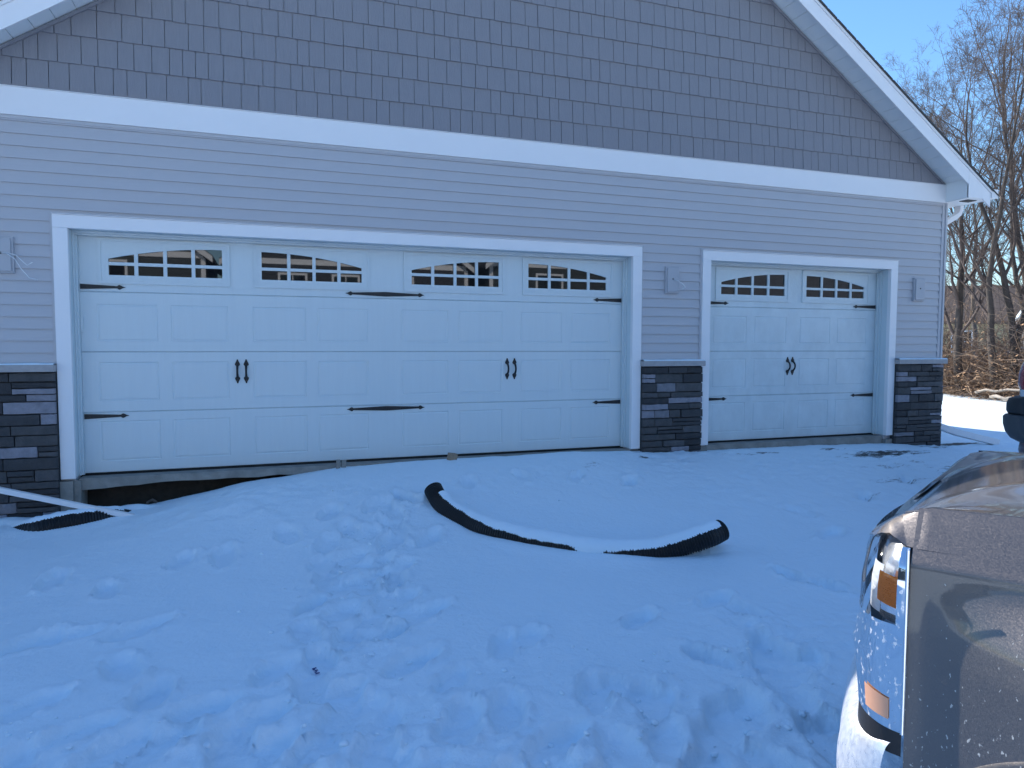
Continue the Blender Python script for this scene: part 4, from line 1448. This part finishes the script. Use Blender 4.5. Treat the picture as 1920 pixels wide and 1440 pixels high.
# ------------------------------------------------------------------ buildings beyond the brush
def gable_house(name, cx, cy, wd, dp, eave, ridge, yaw, wallm, roofm, trimm, label, group, wins, ridge_along='x', trim=True, extra=None):
    """simple house; local x = front width, front faces local -y"""
    h = empty(name, (cx, cy, -.3), label, 'house', group)
    c, s_ = math.cos(yaw), math.sin(yaw)

    def T(x, y, z): return (cx+c*x-s_*y, cy+s_*x+c*y, z-.3)

    def put(b): b.v = [T(*v) for v in b.v]; return b
    b = MB(); hw, hd = wd/2, dp/2
    b.box(-hw, hw, -hd, hd, -.3, eave)
    if ridge_along == 'y':
        b.prism([(-hw, eave+.002), (hw, eave+.002), (0, ridge)], -hd, hd)
    else:
        b.add([(-hw, -hd, eave), (-hw, hd, eave), (-hw, 0, ridge), (hw, -hd, eave), (hw, hd, eave), (hw, 0, ridge)], [(0, 2, 1), (3, 4, 5)])
    # clapboard lines
    z = .3
    while z < eave:
        b.box(-hw-.012, hw+.012, -hd-.012, hd+.012, z, z+.015); z += .22
    put(b).build('wall', wallm, h)
    b = MB(); ov = .4; t = .16
    if ridge_along == 'y':
        sl = (ridge-eave)/hw
        for sg in (1, -1):
            q = [(0, ridge+.02), (sg*(hw+ov), eave-sl*ov+.02), (sg*(hw+ov), eave-sl*ov+.02+t), (0, ridge+.02+t)]
            b.prism(q, -hd-ov, hd+ov)
    else:
        sl = (ridge-eave)/hd
        for sg in (1, -1):
            e = (sg*(hd+ov), eave-sl*ov+.02)
            b.add([(-hw-ov, 0, ridge+.02), (-hw-ov, e[0], e[1]), (-hw-ov, e[0], e[1]+t), (-hw-ov, 0, ridge+.02+t), (hw+ov, 0, ridge+.02), (hw+ov, e[0], e[1]), (hw+ov, e[0], e[1]+t), (hw+ov, 0, ridge+.02+t)],
                  [(0, 1, 2, 3), (7, 6, 5, 4), (0, 4, 5, 1), (1, 5, 6, 2), (2, 6, 7, 3)])
    put(b).build('roof', roofm, h)
    if trim and ridge_along == 'y':
        b = MB(); sl = (ridge-eave)/hw
        for sg in (1, -1):
            b.prism([(0, ridge-.12), (sg*(hw+ov), eave-sl*ov-.12), (sg*(hw+ov), eave-sl*ov+.14), (0, ridge+.14)], -hd-ov-.03, -hd-ov-.002)
            b.box(sg*hw-.09, sg*hw+.09, -hd-.03, -hd+.05, 0, eave-.2)
        b.box(-hw, hw, -hd-.04, -hd-.014, eave-.22, eave+.03)
        put(b).build('gable_trim', trimm, h)
    for (x, z, w, hh) in wins:
        b = MB(); f = .10
        b.box(x-w/2-f, x+w/2+f, -hd-.05, -hd-.013, z+hh, z+hh+f); b.box(x-w/2-f, x+w/2+f, -hd-.05, -hd-.013, z-f, z)
        b.box(x-w/2-f, x-w/2, -hd-.05, -hd-.013, z, z+hh); b.box(x+w/2, x+w/2+f, -hd-.05, -hd-.013, z, z+hh)
        b.box(x-w/2, x+w/2, -hd-.045, -hd-.013, z+hh/2-.025, z+hh/2+.025); b.box(x-.02, x+.02, -hd-.043, -hd-.013, z, z+hh/2-.026); b.box(x-.02, x+.02, -hd-.043, -hd-.013, z+hh/2+.026, z+hh)
        wf = put(b).build('window', trimm, h)
        b = MB(); b.add([(x-w/2, -hd-.022, z), (x+w/2, -hd-.022, z), (x+w/2, -hd-.022, z+hh), (x-w/2, -hd-.022, z+hh)], [(0, 1, 2, 3)])
        put(b).build('pane', M['glass'], wf)
    if extra: extra(h, put, hw, hd)
    return h


M['yellow'] = mat('tan_siding', (.40, .33, .19), .7, var=.1, vscale=3)
M['brownroof'] = mat('brown_roof', (.125, .085, .065), .9, var=.25, vscale=12)
M['bgsnow'] = M['snowcap']
gable_house('background_house', 48.5, 26, 15, 8, 3.0, 5.3, -.45, M['yellow'], M['brownroof'], M['trim'], 'tan house with long brown roof seen through the trees', None, [(-5, 1.1, 1.1, 1.2), (-1.5, 1.1, 1.1, 1.2), (3, 1.1, 1.6, 1.2)])
gable_house('shed', 37.7, 14.7, 4.2, 3.2, 2.5, 3.6, -.55, mat('grey_shed', (.22, .22, .23), .8), M['bgsnow'], M['trim'], 'grey shed with snow covered roof behind the trees', None, [(-.6, 1.0, .8, .8)])
# white board and blue tarp behind the brush
b = MB(); P = []
for i in range(15):
    row = []
    for j in range(15):
        x = -1.6+3.2*i/14; y = -.9+1.8*j/14
        hgt = max(0, (1-(x/1.6)**2))**.5*max(0, (1-(y/.9)**2))**.5
        row.append((26.6+x*.5+y*.8, 9.9-x*.85+y*.5, -.25+1.35*hgt+.10*float(fbm(np.array([x*2.]), np.array([y*2.]), 3)[0])))
    P.append(row)
b.grid(P)
o = b.build('blue_tarp', mat('blue_tarp', (.03, .17, .42), .45, bump=.4, bscale=6)); tag(o, 'bright blue tarp over a low heap behind the brush at right', 'tarp')
b = MB(); b.box(-.55, .55, -.03, .03, 0, 1.15); b.box(-.6, -.5, -.05, .05, -.1, 1.25); b.box(.5, .6, -.05, .05, -.1, 1.25)
o = b.build('yard_board', M['trim']); o.location = (23.6, 9.1, -.25); o.rotation_euler = (0, 0, -.9); tag(o, 'white board panel standing behind the brush', 'panel')

# houses across the street (they show in the door glass and the truck paint)
M['h1'] = mat('slate_green_siding', (.055, .062, .06), .7, var=.1, vscale=2)
M['h2'] = mat('charcoal_siding', (.05, .051, .056), .7, var=.1, vscale=2)
M['h3'] = mat('brown_siding', (.10, .105, .12), .7, var=.1, vscale=2)
M['hroof'] = mat('far_roof', (.06, .056, .055), .9, var=.2, vscale=12)


def porch(h, put, hw, hd):
    b = MB()
    b.box(-hw+.5, hw-.5, -hd-1.8, -hd-1.6, 2.9, 3.25)
    for x in (-hw+.6, 0, hw-.6): b.box(x-.12, x+.12, -hd-1.8, -hd-1.58, 0, 2.9)
    put(b).build('porch', M['trim'], h)


for args in ((-7, -30, 12, 9, 5.4, 9.8, math.pi, 'h1', 'slate green house with white gable trim across the street, left one', ((-2.4, 3.4, 1.2, 1.5), (2.2, 3.4, 1.2, 1.5), (0, 6.0, 1.0, .9), (-2.4, .9, 1.4, 1.6)), porch),
             (5.5, -31, 11, 9, 5.4, 9.4, math.pi, 'h2', 'charcoal house with white gable trim across the street, middle one', ((-2.2, 3.2, 1.1, 1.5), (.4, 3.2, 1.1, 1.5), (2.8, 3.2, 1.1, 1.5), (0, 5.8, 1.2, .9)), porch),
             (17.5, -30, 11, 9, 5.6, 9.9, math.pi, 'h1', 'slate green house with porch across the street, right of the charcoal one', ((-2.6, 3.5, 1.3, 1.5), (2.4, 3.5, 1.3, 1.5), (0, 6.2, 1.0, .9)), porch),
             (40, -33, 26, 10, 7.0, 10.5, math.pi, 'h3', 'long brown house across the street', ((-6, 1.2, 1.3, 1.5), (-2, 1.2, 1.3, 1.5)), None)):
    cx, cy, wd, dp, ev, rg, yw, wm, lab, wn, ex = args
    gable_house('street_house', cx, cy, wd, dp, ev, rg, yw, M[wm], M['hroof'], M['trim'], lab, 'houses across the street', wn, 'y', True, ex)

gable_house('street_house', -27, -13, 12, 9, 5.6, 9.0, R(70), M['h2'], M['hroof'], M['trim'], 'dark unseen house added left of the drive for the truck reflection', 'houses across the street', ((-2.6, 3.5, 1.3, 1.5), (2.4, 3.5, 1.3, 1.5)), 'y', True, None)  # out of view, added to darken what the truck side reflects
# two storey house added outside the frame at left to shade the drive
gable_house('shading_house', -9.0, 6.2, 13.2, 10.6, 6.3, 9.6, 0, M['siding'], M['shingle'], M['trim'], 'unseen two storey grey house added left of the garage to shade the drive', None, ((-3, 1.2, 1.6, 1.5), (1, 1.2, 1.6, 1.5), (-3, 4.0, 1.4, 1.4), (1, 4.0, 1.4, 1.4)))

# ------------------------------------------------------------------ crumbs of kicked-up snow
rd = random.Random(404)
bmi = bmesh.new(); bmesh.ops.create_icosphere(bmi, subdivisions=2, radius=1)
IV = np.array([v.co[:] for v in bmi.verts]); IF = [tuple(v.index for v in f.verts) for f in bmi.faces]; bmi.free()
b = MB()
pts = []
for k in range(620):
    q = rd.random()
    if q < .55: x, y = rd.uniform(.3, 4.4), rd.uniform(-5.0, -3.7)
    elif q < .8: y = rd.uniform(-4, -1); x = 2.15+.25*(y+2.5)+rd.gauss(0, .35)
    elif q < .90: x, y = rd.uniform(.8, 5.5), rd.uniform(-1.4, -.2)
    elif q < .95: x, y = rd.uniform(5.5, 10), rd.uniform(-1.2, -.15)
    else: x, y = rd.choice(FP); x += rd.gauss(0, .16); y += rd.gauss(0, .16)
    pts.append((x, y))
PX = np.array(pts)
HZ = heights(PX[:, :1].copy(), PX[:, 1:].copy())[:, 0]
for (x, y), h in zip(pts, HZ):
    r_ = .004+.013*rd.random()**3
    sc = np.array([rd.uniform(.7, 1.3), rd.uniform(.7, 1.3), rd.uniform(.35, .7)])*r_
    ph = rd.uniform(0, 50)
    d = 1+.6*vnoise(IV[:, 0]*1.7+ph, IV[:, 1]*1.7+IV[:, 2]*1.3+ph, 3)
    V_ = IV*d[:, None]*sc
    b.add([(a+x, c+y, e+h+r_*.25) for a, c, e in V_], IF, 0, True)
tag(b.build('snow_crumbs', M['snowcap']), 'scattered crumbs of kicked up snow on the trampled drive', kind='stuff')
